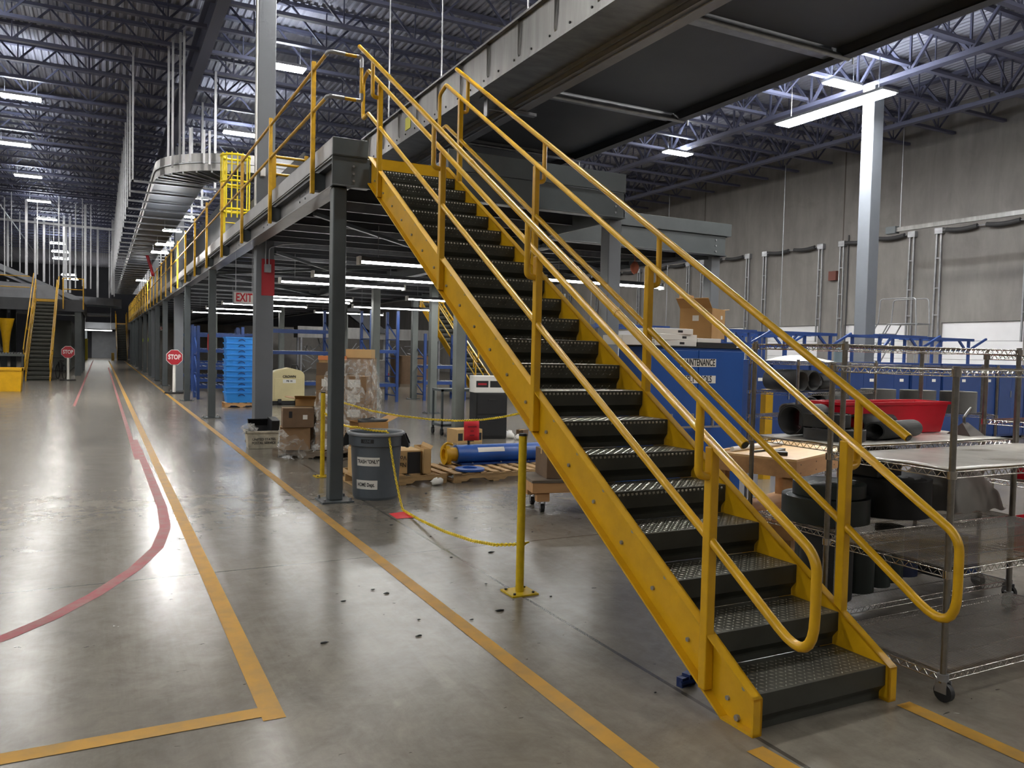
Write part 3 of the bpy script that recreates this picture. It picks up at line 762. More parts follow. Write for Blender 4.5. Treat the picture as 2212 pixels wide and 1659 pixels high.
for py in (338, 354, 376):
    a_, c_ = at(1, 10.6, 592, py), at(1, 10.6, 662, py+8); MB().cyl(a_, (c_.x, 10.6, a_.z), .022, 8).build('rail', YEL, sg_, w=True)
a_ = at(1, 10.6, 592, 330); MB().box(a_.x-.03, a_.x+.03, 10.57, 10.63, 3.87, a_.z).build('post', YEL, sg_, w=True)
a_ = at(1, 10.6, 662, 338); MB().box(a_.x-.03, a_.x+.03, 10.57, 10.63, 3.87, a_.z).build('post', YEL, sg_, w=True)
# caged ladder
A_, B_ = at(1, 17.2, 478, 300), at(1, 17.2, 540, 300)
cx, rr = (A_.x+B_.x)/2, (B_.x-A_.x)/2
lad = thing('caged_ladder', 'bright yellow caged ladder rising from the platform deck', 'ladder', (cx, 17.2, 3.87))
BRY = mat('bright_yellow_paint', '#f2d816', .4)
for z in (4.9, 5.55, 6.15): MB().tube([(cx+rr*math.cos(t*PI/12), 17.2+rr*math.sin(t*PI/12), z) for t in range(24)], .028, 6, closed=True).build('hoop', BRY, lad, w=True)
for k in range(9):
    t = PI+PI*k/8; MB().cyl((cx+rr*math.cos(t), 17.2+rr*math.sin(t), 4.7), (cx+rr*math.cos(t), 17.2+rr*math.sin(t), 6.2), .016, 6).build('cage_bar', BRY, lad, w=True)
for s_ in (-.2, .2): MB().box(cx+s_-.025, cx+s_+.025, 17.2+rr-.02, 17.2+rr+.04, 3.87, 6.25).build('ladder_rail', BRY, lad, w=True)
q = MB()
for k in range(8): q.cyl((cx-.2, 17.2+rr, 4.1+.28*k), (cx+.2, 17.2+rr, 4.1+.28*k), .014, 6)
q.build('rungs', BRY, lad, w=True)

# curved hung conveyor along the aisle
hc = thing('hung_aisle_conveyor', 'long strut-hung grey conveyor above the aisle, curving right at its near end', 'conveyor', (-.8, 40, 6))
cxx, cyy, ro, ri, z0 = .85, 20.3, 2.3, 1.1, 6.0
def path(r):
    return [Vector((cxx-r, 76, 0)), Vector((cxx-r, cyy, 0))]+[Vector((cxx-r*math.cos(t*PI/24), cyy-r*math.sin(t*PI/24), 0)) for t in range(1, 12)]+[Vector((cxx, cyy-r, 0)), Vector((3.2, cyy-r, 0))]
def wallstrip(r, zb, zt, th=.012):
    P = path(r); Q = path(r+th); m = MB(); n = len(P)
    vs = [(p.x, p.y, zb) for p in P]+[(p.x, p.y, zt) for p in P]+[(p.x, p.y, zb) for p in Q]+[(p.x, p.y, zt) for p in Q]
    fs = []
    for i in range(n-1): fs += [(i, i+1, n+i+1, n+i), (2*n+i, 3*n+i, 3*n+i+1, 2*n+i+1), (n+i, n+i+1, 3*n+i+1, 3*n+i), (i, 2*n+i, 2*n+i+1, i+1)]
    return m.add(vs, fs)
wallstrip(ro, z0, z0+.42).build('side_panel', SILV, hc, w=True)
wallstrip(ri, z0, z0+.42).build('side_panel', SILV, hc, w=True)
wallstrip(ro+.012, z0+.18, z0+.21, .03).build('side_rail', GALV, hc, w=True)
P, Q = path(ro), path(ri); n = len(P); m = MB()
m.add([(p.x, p.y, z0+.03) for p in P]+[(p.x, p.y, z0+.03) for p in Q], [(i, n+i, n+i+1, i+1) for i in range(n-1)])
m.build('bottom_pan', DARKP, hc, w=True, solid=.01)
for k in range(34):
    y = 20.6+1.6*k
    MB().box(-2.02, .15, y-.03, y+.03, z0-.06, z0-.01).build('cross_support', GALV, hc, w=True)
for k in range(22):
    y = 20.6+2.4*k
    MB().box(-2.0, -1.955, y-.03, y+.03, z0-.06, 9.25).build('hanger_strut', STRUT, hc, w=True)
for k in range(16):
    y = 20.6+3.2*k+.4
    MB().box(.06, .12, y-.03, y+.03, z0-.03, 9.25).build('hanger_strut', STRUT, hc, w=True)
for t in range(1, 10):
    a_ = t*PI/18; MB().bar((cxx-ro*math.cos(a_), cyy-ro*math.sin(a_), z0-.02), (cxx-ri*math.cos(a_), cyy-ri*math.sin(a_), z0-.02), .05).build('cross_support', GALV, hc, w=True)
for px, y in ((363, 19.5), (372, 19.0), (388, 18.4), (396, 18.2), (410, 18.1), (440, 18.1), (452, 18.15)):
    a_ = at(1, y, px, 380); zz = 9.2 if px < 400 else 6.9
    MB().box(a_.x-.025, a_.x+.025, y-.05, y, z0+.1, zz).build('hanger_strut', STRUT, hc, w=True)

# ================================================================ lights and signs under the platform
def shop(px, py, L, label, zc=3.0):
    a_ = at(2, zc, px, py)
    t = thing('fluorescent_fixture', label, 'light fixture', (a_.x, a_.y, zc))
    m = MB(); m.prism([(-.085, .05), (-.04, .12), (.04, .12), (.085, .05), (.078, .05), (.035, .112), (-.035, .112), (-.078, .05)], 0, L, 'x'); m.build('reflector', GALV, t)
    MB().cyl((.02, -.035, .04), (L-.02, -.035, .04), .019, 8).cyl((.02, .035, .04), (L-.02, .035, .04), .019, 8).build('tubes', TUBE, t)
    MB().box(-.015, .02, -.08, .08, 0, .12).build('end_cap', WHITE, t); MB().box(L-.02, L+.015, -.08, .08, 0, .12).build('end_cap', WHITE, t)
    h = MB()
    for x in (.3, L-.3): h.cyl((x, 0, .12), (x, 0, 3.6-zc), .006, 5)
    h.build('hanger', GALV, t)
    return t
shop(775, 571, 2.44, 'nearest hanging fluorescent light, its tail hidden by the stair')
shop(675, 599, 2.9, 'second hanging fluorescent light, running behind the nearest column to the stair')
shop(604, 612, 2.6, 'third hanging fluorescent light starting just right of the red box')
shop(520, 640, 2.9, 'fluorescent light starting behind the EXIT sign and passing the tall column')
shop(553, 648, 2.6, 'fluorescent light just below another, right of the tall column', 3.0)
gl = 'fluorescent lights deep under the platform'
for q in ((480, 658, 2.6), (415, 676, 2.9), (445, 668, 2.6)):
    t = shop(*q, 'far hanging fluorescent light deep under the platform'); t['group'] = gl
for x, y in ((4.3, 9.8), (4.3, 13.5), (4.3, 17), (4.3, 22), (4.3, 27)):
    t = dup(t, (x, y, 3.0)); t['group'] = gl; t['label'] = 'far hanging fluorescent light deep under the platform'
a_, c_ = at(1, 13.4, 505, 630), at(1, 13.4, 549, 657)
es = thing('exit_sign', 'white EXIT sign with red letters hanging behind the tall column', 'sign', ((a_.x+c_.x)/2, 13.4, (a_.z+c_.z)/2))
wd, hh = c_.x-a_.x, a_.z-c_.z
MB().box(-wd/2, wd/2, 0, .03, -hh/2, hh/2).build('panel', SIGNW, es)
fr = MB(); fr.box(-wd/2-.01, wd/2+.01, -.004, .034, hh/2-.005, hh/2+.012).box(-wd/2-.01, wd/2+.01, -.004, .034, -hh/2-.012, -hh/2+.005).box(-wd/2-.012, -wd/2+.004, -.004, .034, -hh/2, hh/2).box(wd/2-.004, wd/2+.012, -.004, .034, -hh/2, hh/2)
fr.build('frame', GALV, es)
text('EXIT', hh*1.02, es.location+Vector((0, -.004, 0)), (0, -1, 0), (0, 0, 1), INKR, es, sx=.66, bold=.006)
h = MB(); h.cyl((-wd*.4, .015, hh/2), (-wd*.4, .015, 3.6-es.location.z), .006, 5).cyl((wd*.4, .015, hh/2), (wd*.4, .015, 3.6-es.location.z), .006, 5); h.build('hanger', GALV, es)
dup(es, (.35, 46, 2.6), 0, 'small distant EXIT sign far along the platform')
# ================================================================ storage under the platform
def pallet(loc, rz, label, m=WOOD, nb=7, L=1.22, Wd=1.02):
    t = thing('wooden_pallet', label, 'pallet', loc, rz)
    for yy in (-Wd/2+.02, 0, Wd/2-.02):
        s = MB(); z0, z1 = .02, .115
        pl = [(-L/2, z0), (-L*.36, z0), (-L*.32, z0+.035), (-L*.14, z0+.035), (-L*.1, z0), (L*.1, z0), (L*.14, z0+.035), (L*.32, z0+.035), (L*.36, z0), (L/2, z0), (L/2, z1), (-L/2, z1)]
        s.prism(pl, yy-.019, yy+.019, 'y'); s.build('stringer', m, t)
    for k in range(nb):
        x = -L/2+.05+(L-.1)*k/(nb-1); MB().cbox((x, R.uniform(-.01, .01), .123), (.095+R.uniform(-.01, .02), Wd, .016), R.uniform(-.02, .02)).build('deck_board', m, t)
    for x in (-L/2+.05, 0, L/2-.05): MB().cbox((x, 0, .011), (.09, Wd, .018)).build('bottom_board', m, t)
    return t
def carton(loc, sz, rz, label, m=CARD, opened=False, name='cardboard_box', tape=CARDL, group=None, tilt=0):
    t = thing(name, label, 'box', loc, rz, group); x, y, z = sz[0]/2, sz[1]/2, sz[2]
    if not opened:
        MB().box(-x, x, -y, y, 0, z).build('carton', m, t, bev=.004)
        MB().box(-x-.001, x+.001, -.025, .025, z*.82, z+.001).build('packing_tape', tape, t)
    else:
        w_ = .006; s = MB()
        s.box(-x, x, -y, -y+w_, 0, z).box(-x, x, y-w_, y, 0, z).box(-x, -x+w_, -y, y, 0, z).box(x-w_, x, -y, y, 0, z).box(-x, x, -y, y, 0, w_)
        s.build('carton', m, t)
        for k, (ax, a) in enumerate(opened):
            f = MB(); l = min(x, y)*.95; dx, dz = math.cos(rad(a))*l, math.sin(rad(a))*l
            if ax == '+x': f.add([(x, -y, z), (x, y, z), (x+dx, y, z+dz), (x+dx, -y, z+dz)], [(0, 1, 2, 3)])
            if ax == '-x': f.add([(-x, -y, z), (-x, y, z), (-x-dx, y, z+dz), (-x-dx, -y, z+dz)], [(0, 1, 2, 3)])
            if ax == '+y': f.add([(-x, y, z), (x, y, z), (x, y+dx, z+dz), (-x, y+dx, z+dz)], [(0, 1, 2, 3)])
            if ax == '-y': f.add([(-x, -y, z), (x, -y, z), (x, -y-dx, z+dz), (-x, -y-dx, z+dz)], [(0, 1, 2, 3)])
            f.build('flap', m, t, solid=.005)
    return t
def label(t, c, sz, nrm, m=PAPER, name='label'):
    """flat sticker on a local face of t; nrm is 'x+','x-','y-','y+','z'"""
    w_, h_ = sz; q = MB(); e_ = .0015
    if nrm == 'y-': q.box(c[0]-w_/2, c[0]+w_/2, c[1]-e_, c[1], c[2]-h_/2, c[2]+h_/2)
    if nrm == 'x-': q.box(c[0]-e_, c[0], c[1]-w_/2, c[1]+w_/2, c[2]-h_/2, c[2]+h_/2)
    if nrm == 'x+': q.box(c[0], c[0]+e_, c[1]-w_/2, c[1]+w_/2, c[2]-h_/2, c[2]+h_/2)
    return q.build(name, m, t)

# grey round trash can
tc = thing('trash_can', 'round grey plastic trash can with white paper signs beside the nearest column', 'trash can', (.17, 6.37, 0))
m = MB(); m.lathe([(.235, .012), (.25, .0), (.262, .03), (.29, .60), (.293, .62), (.315, .625), (.318, .735), (.33, .74), (.335, .76), (.325, .775), (.305, .775), (.295, .74), (.245, .05), (0, .04)], n=48)
m.build('can_body', BINB, tc)
MB().lathe([(.332, .742), (.338, .76), (.328, .778), (.306, .778), (.300, .76)], n=48).build('rim', BINR, tc)
for s_ in (-1, 1):
    dx, dy = .889*s_, -.456*s_; X = Vector((dx, dy, 0)); Yv = Vector((-dy, dx, 0))
    q = MB(); P = [(.30, .62), (.375, .60), (.392, .64), (.345, .755), (.31, .755)]
    for w0, w1 in ((-.075, -.055), (.055, .075)):
        vs = [X*r_+Yv*w_+Vector((0, 0, z)) for w_ in (w0, w1) for r_, z in P]; k_ = len(P)
        q.add(vs, [tuple(range(k_))[::-1], tuple(range(k_, 2*k_))]+[(i, (i+1) % k_, k_+(i+1) % k_, k_+i) for i in range(k_)])
    q.bar(X*.375-Yv*.075+Vector((0, 0, .62)), X*.375+Yv*.075+Vector((0, 0, .62)), .03, .04)
    q.build('handle', BLACK, tc)
def canpatch(a0, a1, z0, z1, m_, name, dr=.0025):
    q = MB(); n = 10
    rr_ = lambda z: (.262+(z-.03)*.0491 if z < .62 else .3175)+dr
    return q.grid(n, 1, lambda u, v: (rr_(z0+(z1-z0)*v)*math.cos(a0+(a1-a0)*u), rr_(z0+(z1-z0)*v)*math.sin(a0+(a1-a0)*u), z0+(z1-z0)*v), False).build(name, m_, tc)
av = math.atan2(-2.7-6.37, -2.71-.17)      # direction towards the viewer
canpatch(av-.83, av+.15, .40, .50, PAPER, 'paper_sign'); canpatch(av-.90, av+.08, .13, .235, PAPER, 'paper_sign'); canpatch(av-.56, av-.08, .665, .71, BLACK, 'name_plate')
def cantext(s, size, a0, z, m_, rz_, bold=.002, sx=.8):
    """lettering wrapped letter by letter round the can"""
    cu = text(s, size, (0, 0, 0), (0, -1, 0), (0, 0, 1), m_, None, 'lettering', sx=sx, ex=.0002, bold=bold)
    for v in cu.data.vertices:
        a = a0+v.co.x/rz_; r_ = rz_+.0035-v.co.y*.5
        v.co = Vector((r_*math.cos(a), r_*math.sin(a), v.co.z+z))
    cu.parent = tc
    return cu
cantext('TRASH "ONLY"', .060, av-.33, .45, INK, .284, .0015, .66); cantext('HOME Dept.', .060, av-.43, .182, INK, .270, .0015, .66); cantext('ULINE', .04, av-.32, .687, BINB, .318, .0008)

# yellow chain posts and chains
def cpost(loc, h, label):
    t = thing('chain_post', label, 'post', loc)
    MB().cyl((0, 0, .01), (0, 0, h), .03, 14).build('pole', POSTY, t)
    MB().cyl((0, 0, h-.005), (0, 0, h+.012), .031, 14).build('cap', BLACK, t)
    MB().box(-.105, .105, -.1, .1, 0, .01).build('base_plate', POSTY, t)
    b = MB()
    for i in (-1, 1):
        for j in (-1, 1): b.cyl((i*.075, j*.07, .01), (i*.075, j*.07, .022), .01, 6)
    b.build('bolts', BLACK, t)
    return t
p_ = fl(1122, 1280); zt = at(1, p_.y, 1132, 940).z
cpost((p_.x, p_.y, 0), zt, 'slim yellow post with black top standing in front of the stair')
MB_ = None
q_ = fl(699, 1029); zt2 = at(1, q_.y, 706, 848).z
cpost((q_.x-.02, q_.y, 0), zt2, 'slim yellow post half hidden behind the nearest column')
def chain(pts, label, rl=.021):
    P = [Vector(p) for p in pts]; L = [0]
    for i in range(1, len(P)): L.append(L[-1]+(P[i]-P[i-1]).length)
    def pos(s):
        for i in range(1, len(P)):
            if s <= L[i]: return P[i-1].lerp(P[i], (s-L[i-1])/max(1e-6, L[i]-L[i-1]))
        return P[-1]
    m = MB(); s = 0; k = 0; st = .0285
    while s+st < L[-1]:
        a, b = pos(s), pos(s+st); c = (a+b)/2; d = (b-a).normalized()
        side = d.cross(Vector((0, 0, 1))); side = side.normalized() if side.length > .01 else Vector((1, 0, 0)); up = side.cross(d)
        s1 = side*.8+up*.6 if k % 2 else side*-.6+up*.8
        ring = [c+d*(rl*math.cos(t*PI/5))+s1*(.0115*math.sin(t*PI/5)) for t in range(10)]
        m.tube(ring, .0044, 5, closed=True); s += st; k += 1
    return one('plastic_chain', label, 'chain', m, CHAINY)
def sag(a, b, d, n=24): 
    a, b = Vector(a), Vector(b); return [a.lerp(b, t/n)-Vector((0, 0, d*4*(t/n)*(1-t/n))) for t in range(n+1)]
cc = Vector((.17, 6.37, 0))
k0 = at(1, 8.0, 735, 905); e1 = at(1, 6.6, 788, 935); e2 = at(1, 6.09, 836, 950); e2.z = .80; e1 = Vector((.01, 6.66, .80))
m0 = Vector(((e1.x+e2.x)/2, (e1.y+e2.y)/2, .785))
g1 = fl(870, 1104); g1.z = .012
pp = Vector((p_.x+.02, p_.y+.02, at(1, p_.y, 1120, 1178).z))
e3 = Vector((e2.x+.015, e2.y-.03, .74))
ch1 = [Vector((q_.x, q_.y-.03, .86))]+sag(Vector((q_.x, q_.y-.03, .86)), e1, .05, 8)[1:]+sag(e1, e2, .012, 8)[1:]+[e3]+sag(e3, g1, .06, 12)[1:]+sag(g1, pp, .0, 4)[1:]
# lower run from the floor to the post hangs as a shallow catenary
ch1 = ch1[:-4]+[Vector(p) for p in [at(1, g1.y+(p_.y-g1.y)*t, *q) for t, q in ((.2, (905, 1122)), (.45, (960, 1148)), (.7, (1020, 1168)), (.88, (1070, 1177)))]]
for v in ch1: v.z = max(v.z, .012)
ch1 += [pp, pp+Vector((.06, .0, .01))]
chain(ch1, 'yellow plastic chain running over the trash can to the floor and the slim post')
k1 = at(1, 8.0, 742, 869)
ch2 = [at(1, yy, *q) for yy, q in ((8.0, (718, 862)), (7.9, (745, 871)), (7.6, (800, 887)), (7.2, (860, 898)), (6.7, (930, 906)), (6.2, (985, 909)), (5.6, (1040, 907)), (5.0, (1085, 901)), (4.5, (1122, 893)), (4.1, (1160, 880)))]
chain(ch2, 'yellow plastic chain strung from behind the column to the stair')
a_ = at(1, 6.0, 1003, 909); c_ = at(1, 6.0, 1034, 951)
t = thing('red_notice', 'bright red paper notice hanging from the yellow chain', 'paper notice', ((a_.x+c_.x)/2, 6.0, c_.z))
q = MB(); q.grid(6, 4, lambda u, v: (a_.x+(c_.x-a_.x)*u, 6.0+.012*math.sin(u*5+v), c_.z+(a_.z-c_.z)*v)); q.build('sheet', PAPR, t, w=True, solid=.001)
for z, s in ((.62, 'CAUTION'), (.42, 'DO'), (.25, 'NOT')): pass
for f_, s_ in ((.72, 'AUTHORIZED'), (.50, 'USE'), (.28, 'ONLY')): pass
for f_, w_ in ((.70, .6), (.48, .22), (.27, .32)):
    zz = c_.z+(a_.z-c_.z)*f_; xm = (a_.x+c_.x)/2; hw = (c_.x-a_.x)*w_/2; MB().box(xm-hw, xm+hw, 5.982, 5.984, zz-.008, zz+.008).build('print_line', INKD, t, w=True)
g = fl(868, 1113)
one('red_notice', 'red paper notice lying on the floor under the chain', 'paper notice', MB().add([fl(840, 1110)+Vector((0, 0, .003)), fl(857, 1121)+Vector((0, 0, .003)), fl(897, 1119)+Vector((0, 0, .006)), fl(872, 1107)+Vector((0, 0, .008))], [(0, 1, 2, 3)]), PAPR, solid=.001)

# pallets with flat goods behind the can
pallet((.72, 7.5, 0), .02, 'weathered wooden pallet behind the trash can with the napkin box on it')
pallet((2.03, 7.45, 0), .01, 'middle wooden pallet with the blue disc on its near edge')
pallet((3.33, 7.48, 0), -.03, 'right wooden pallet ending behind the slim yellow post')
NX = at(1, 7.12, 911, 1010).x
t = carton((NX-.31, 7.34, .131), (.62, .42, .30), -.04, 'tan box with upside-down printing on the pallet behind the trash can', CARDL)
xx = MB().box(.12, .30, -.2125, -.2105, .0, .28); xx.build('black_panel', BLACK, t)
text('Napkin', .085, t.location+Vector((.10, -.2185, .12)), (0, -1, 0), (0, 0, -1), INK, t, align='LEFT', sx=.9)
text('Von c', .085, t.location+Vector((.10, -.2185, .21)), (0, -1, 0), (0, 0, -1), INK, t, align='LEFT', sx=.9)
carton((NX+.075, 7.3, .131), (.1, .5, .32), -.1, 'opened narrow cardboard box end right beside the napkin box', CARDL, [('+x', 60)])
carton((.3, 7.3, .131), (.3, .32, .34), .1, 'small tan box squeezed between column and trash can', CARDL)
# open brown box with black plastic, behind the can
a_ = at(1, 8.7, 772, 935); c_ = at(1, 8.7, 838, 915)
t = carton(((a_.x+c_.x)/2, 8.9, 0), (c_.x-a_.x, .4, a_.z+.15), .05, 'tall open brown box with black plastic sticking out behind the trash can', CARD, [('-x', 15), ('+x', 25)])
hb = a_.z+.15
MB().ball((.06, 0, hb), .15, 12, (1.5, 1, .32), .3).build('black_plastic_liner', BLACK, t)
# blue machine cylinder lying on the pallets
DX = at(1, 7.65, 990, 985).x-1.75
bc = thing('blue_steel_cylinder', 'long blue steel cylinder with yellow end lug lying across the pallets', 'machine part', (3.0, 7.75, .131))
MB().cyl((1.75, 7.75, .27), (4.1, 7.75, .27), .13, 28).build('barrel', BLUE, bc, w=True)
MB().box(1.78, 4.1, 7.58, 7.92, .131, .15).build('foot_plate', BLUED, bc, w=True)
b = MB()
for x in (1.95, 2.4, 2.85, 3.3): b.cyl((x, 7.6, .15), (x, 7.6, .165), .012, 6)
b.build('bolts', GALV, bc, w=True)
y_ = MB(); y_.cyl((1.62, 7.75, .27), (1.75, 7.75, .27), .10, 20).lathe([(.14, -.03), (.14, .03), (.085, .03), (.085, -.03), (.14, -.03)], (1.60, 7.75, .27), 24, 'x'); y_.tube([(1.56, 7.72, .38), (1.56, 7.70, .42), (1.60, 7.7, .44), (1.68, 7.7, .42)], .02, 8); y_.box(1.6, 1.66, 7.68, 7.74, .14, .2)
y_.build('end_lug', YEL, bc, w=True)['label'] = 'yellow end lug'
MB().cyl((1.95, 7.75, .4), (1.95, 7.75, .47), .02, 8).build('fitting', BLACK, bc, w=True)
q = MB(); q.grid(4, 3, lambda u, v: (2.05+.42*u, 7.75-.1315*math.sin(.75+.55*(1-v)), .27+.1315*math.cos(.75+.55*(1-v))), False); q.build('warning_label', PAPER, bc, w=True)
bc.location.x += DX
d = fl(970, 1012); one('blue_disc', 'flat blue steel disc lying on the middle pallet', 'machine part', MB().lathe([(.0, .131), (.19, .131), (.2, .14), (.2, .165), (.17, .172), (.1, .172), (.1, .15), (0, .15)], (1.72, 7.12, 0), 28), BLUE)
# pale rod end etc.
def crumple(c, r, label, m_=PAPER, cat='litter', name='crumpled_paper'):
    q = MB(); q.ball(c, r, 12, (1.2, .8, .75), .28); return one(name, label, cat, q, m_)
crumple(fl(944, 1048)+Vector((0, 0, .045)), .065, 'crumpled silvery paper on the floor in front of the pallets')
crumple(fl(1098, 947)+Vector((0, 0, .07)), .11, 'crumpled clear plastic on the floor beyond the blue cylinder', WHITE, name='crumpled_plastic')
crumple(fl(1122, 950)+Vector((0, 0, .05)), .09, 'crumpled white wrapper on the floor left of the stair stringer', WHITE, name='crumpled_plastic')
one('paper_scrap', 'small white paper scrap on the floor right of the slim post', 'litter', MB().ball(fl(1141, 1094)+Vector((0, 0, .012)), .03, 8, (1.4, .8, .3), .2), PAPER)
carton(fl(1128, 938), (.2, .18, .1), .5, 'small crushed brown carton on the floor by the stair stringer', CARD3)

# box pile on a pallet behind the nearest column
pl = pallet((.5, 10.2, 0), -.78, 'dirty wooden pallet under the pile of cartons', WOODD)
carton((.03, 10.12, .131), (.46, .40, .36), -.2, 'bottom left brown carton of the pile, half under loose film', CARD2)
t = carton((.05, 10.05, .491), (.47, .36, .30), -.12, 'brown carton with a small white sticker on top of the bottom left carton', CARD3)
label(t, (.1, -.18, .16), (.07, .07), 'y-'); label(t, (-.12, -.18, .2), (.05, .1), 'y-', INK, 'printed_mark')
carton((.34, 10.55, .131), (.44, .4, .35), -.3, 'brown carton at the back of the pile under two more', CARD3)
t = carton((.34, 10.55, .481), (.44, .4, .30), -.3, 'brown carton with purple stripe in the middle of the pile', CARD3); label(t, (-.1, -.2, .2), (.09, .08), 'y-')
carton((.34, 10.55, .781), (.40, .36, .12), -.3, 'shallow open carton on the pile with flaps out', CARD, [('+x', 30), ('-x', 10), ('-y', 20)])
gcs = 'cases in the wrapped stack'
st_rz = -.5; c0 = Vector((.86, 10.1, 0)); ux = Vector((math.cos(st_rz), math.sin(st_rz), 0)); uy = Vector((-math.sin(st_rz), math.cos(st_rz), 0))
first = None
for l in range(5):
    for i in (-1, 1):
        for j in (-1, 1):
            pos = c0+ux*(i*.2)+uy*(j*.23)+Vector((0, 0, .131+l*.235))
            if first is None:
                first = carton(pos, (.385, .45, .232), st_rz, 'brown case with white label in the stretch-wrapped stack', CARD2, group=gcs, name='shipping_case')
                label(first, (0, -.225, .12), (.2, .12), 'y-'); label(first, (-.1925, 0, .12), (.2, .12), 'x-')
            else: dup(first, pos, st_rz+R.uniform(-.03, .03))
zt_ = .131+5*.235
carton(c0-ux*.2-uy*.2+Vector((0, 0, zt_)), (.40, .45, .2), st_rz, 'dark brown case with printed band on top of the wrapped stack at left', CARD3)
t = carton(c0-ux*.2-uy*.2+Vector((0, 0, zt_+.2)), (.38, .34, .1), st_rz+.1, 'box with bright orange lid on top of the carton pile', CARDL)
MB().box(-.2, .2, -.18, .18, .04, .105).build('lid', ORNG, t)
carton(c0+ux*.15+uy*.25+Vector((0, 0, zt_)), (.46, .36, .28), st_rz, 'pale carton on the back of the wrapped stack', CARD2)
carton(c0+ux*.15+uy*.25+Vector((0, 0, zt_+.28)), (.42, .32, .14), st_rz, 'topmost tan carton of the pile right of the column', CARDL)
def filmfn(u, v):
    a = -2.9+u*4.3; z = .15+1.42*v
    rx, ry = .45+.05*(1-v), .53+.05*(1-v); k = (abs(math.cos(a))**4+abs(math.sin(a))**4)**-.25
    sh = 1 if v < .6 else 1-(v-.6)*.55
    w_ = 1.0+.035*math.sin(a*17+v*9)+.03*math.sin(v*31+a*5)+.02*R.uniform(-1, 1)
    p = c0+ux*(rx*k*math.cos(a)*sh*w_)+uy*(ry*k*math.sin(a)*sh*w_); return (p.x+.05*v, p.y, z)
one('stretch_wrap', 'clear stretch film wrapped round the stack of cases', 'plastic film', MB().grid(60, 26, filmfn), FILM)
def film2(u, v):
    return (-.28+.62*u, 9.86-.1*math.sin(u*6)*v-.04*u, .03+.44*v*(1-.6*u)+.03*math.sin(u*20))
one('loose_film', 'loose clear film hanging over the bottom left carton', 'plastic film', MB().grid(20, 10, film2), FILM)
# postal tote
pt = thing('postal_tote', 'dirty white postal tote with black tubs in it at the foot of the tall column', 'tote', (-.24, 11.5, 0), -.06)
def tub(L, Wd, H, th, tp):
    m = MB(); a = [(-L/2*tp, -Wd/2*tp), (L/2*tp, -Wd/2*tp), (L/2*tp, Wd/2*tp), (-L/2*tp, Wd/2*tp)]; b = [(-L/2, -Wd/2), (L/2, -Wd/2), (L/2, Wd/2), (-L/2, Wd/2)]
    vs = [(x, y, 0) for x, y in a]+[(x, y, H) for x, y in b]+[(x*(1-2*th/L), y*(1-2*th/Wd), H) for x, y in b]+[(x*(1-2*th/L), y*(1-2*th/Wd), th) for x, y in a]
    fs = [(3, 2, 1, 0)]+[(i, (i+1) % 4, 4+(i+1) % 4, 4+i) for i in range(4)]+[(4+i, 4+(i+1) % 4, 8+(i+1) % 4, 8+i) for i in range(4)]+[(8+i, 8+(i+1) % 4, 12+(i+1) % 4, 12+i) for i in range(4)]+[(12, 13, 14, 15)]
    return m.add(vs, fs)
tub(.54, .42, .30, .01, .86).build('tub', DIRTW, pt, bev=.006)
r_ = MB(); r_.box(-.285, .285, -.225, -.205, .27, .305).box(-.285, .285, .205, .225, .27, .305).box(-.285, -.265, -.225, .225, .27, .305).box(.265, .285, -.225, .225, .27, .305); r_.build('rim', DIRTW, pt)
text('UNITED STATES', .056, pt.location+Vector((0, -.218, .16)), (0, -1, .1), (0, 0, 1), INK, pt, sx=.95, bold=.001)
text('POSTAL SERVICE', .056, pt.location+Vector((0, -.212, .10)), (0, -1, .1), (0, 0, 1), INK, pt, sx=.95, bold=.001)
t = thing('black_tub', 'shallow black plastic tub tipped into the postal tote', 'tub', (-.26, 11.5, .2), 0)
q = tub(.42, .34, .16, .012, .8); q.v = [tuple(Matrix.Rotation(.9, 3, 'X') @ Vector(v)) for v in q.v]; q.v = [(x, y+.1, z+.06) for x, y, z in q.v]; q.build('tub', BLACK, t, bev=.006)
t = thing('black_tub', 'smaller black box wedged at the right of the postal tote', 'tub', (-.05, 11.5, .22), 0)
MB().cbox((0, 0, .13), (.14, .26, .3), .1, .2).build('tub', BLACK, t, bev=.01)
one('loose_film', 'crumpled clear bag hanging out of the postal tote', 'plastic film', MB().ball((-.45, 11.38, .33), .13, 14, (1, .8, .7), .3), FILM)

# cream lift truck
lt = thing('pallet_truck', 'cream coloured ride-on pallet truck seen end-on behind the tall column', 'lift truck', at(2, 0, 622, 875), 0)
L0 = lt.location; Wt = .98; Ht = 1.14
pr_ = [(-Wt/2, .12), (Wt/2, .12), (Wt/2, .86)]+[(Wt/2-.25+.25*math.cos(t*PI/16), .86+.2*math.sin(t*PI/16)) for t in range(1, 8)]+[(0, Ht-.02)]+[(-Wt/2+.25-.25*math.sin(t*PI/16), .86+.2*math.cos(t*PI/16)) for t in range(1, 8)]+[(-Wt/2, .86)]
MB().prism(pr_, 0, .35, 'y').build('body_cover', CREAM, lt, bev=.02)
MB().box(-.4, .4, -.012, 0, .18, .8).build('access_panel', CREAM, lt, bev=.008)
MB().box(-.46, .46, .03, .5, .03, .13).build('skirt', BLACK, lt)
MB().cyl((-.3, .0, .09), (-.2, .0, .09), .09, 14).build('drive_wheel', RUB, lt); MB().cyl((.2, .0, .09), (.3, .0, .09), .09, 14).build('drive_wheel', RUB, lt)
MB().box(-.42, -.25, .5, 1.6, .06, .12).box(.25, .42, .5, 1.6, .06, .12).build('fork', BLACK, lt)
MB().box(-.16, .22, -.02, -.013, .66, .77).build('number_plate', PAPER, lt)
text('PB 10', .075, L0+Vector((.03, -.022, .715)), (0, -1, 0), (0, 0, 1), INK, lt, bold=.002)
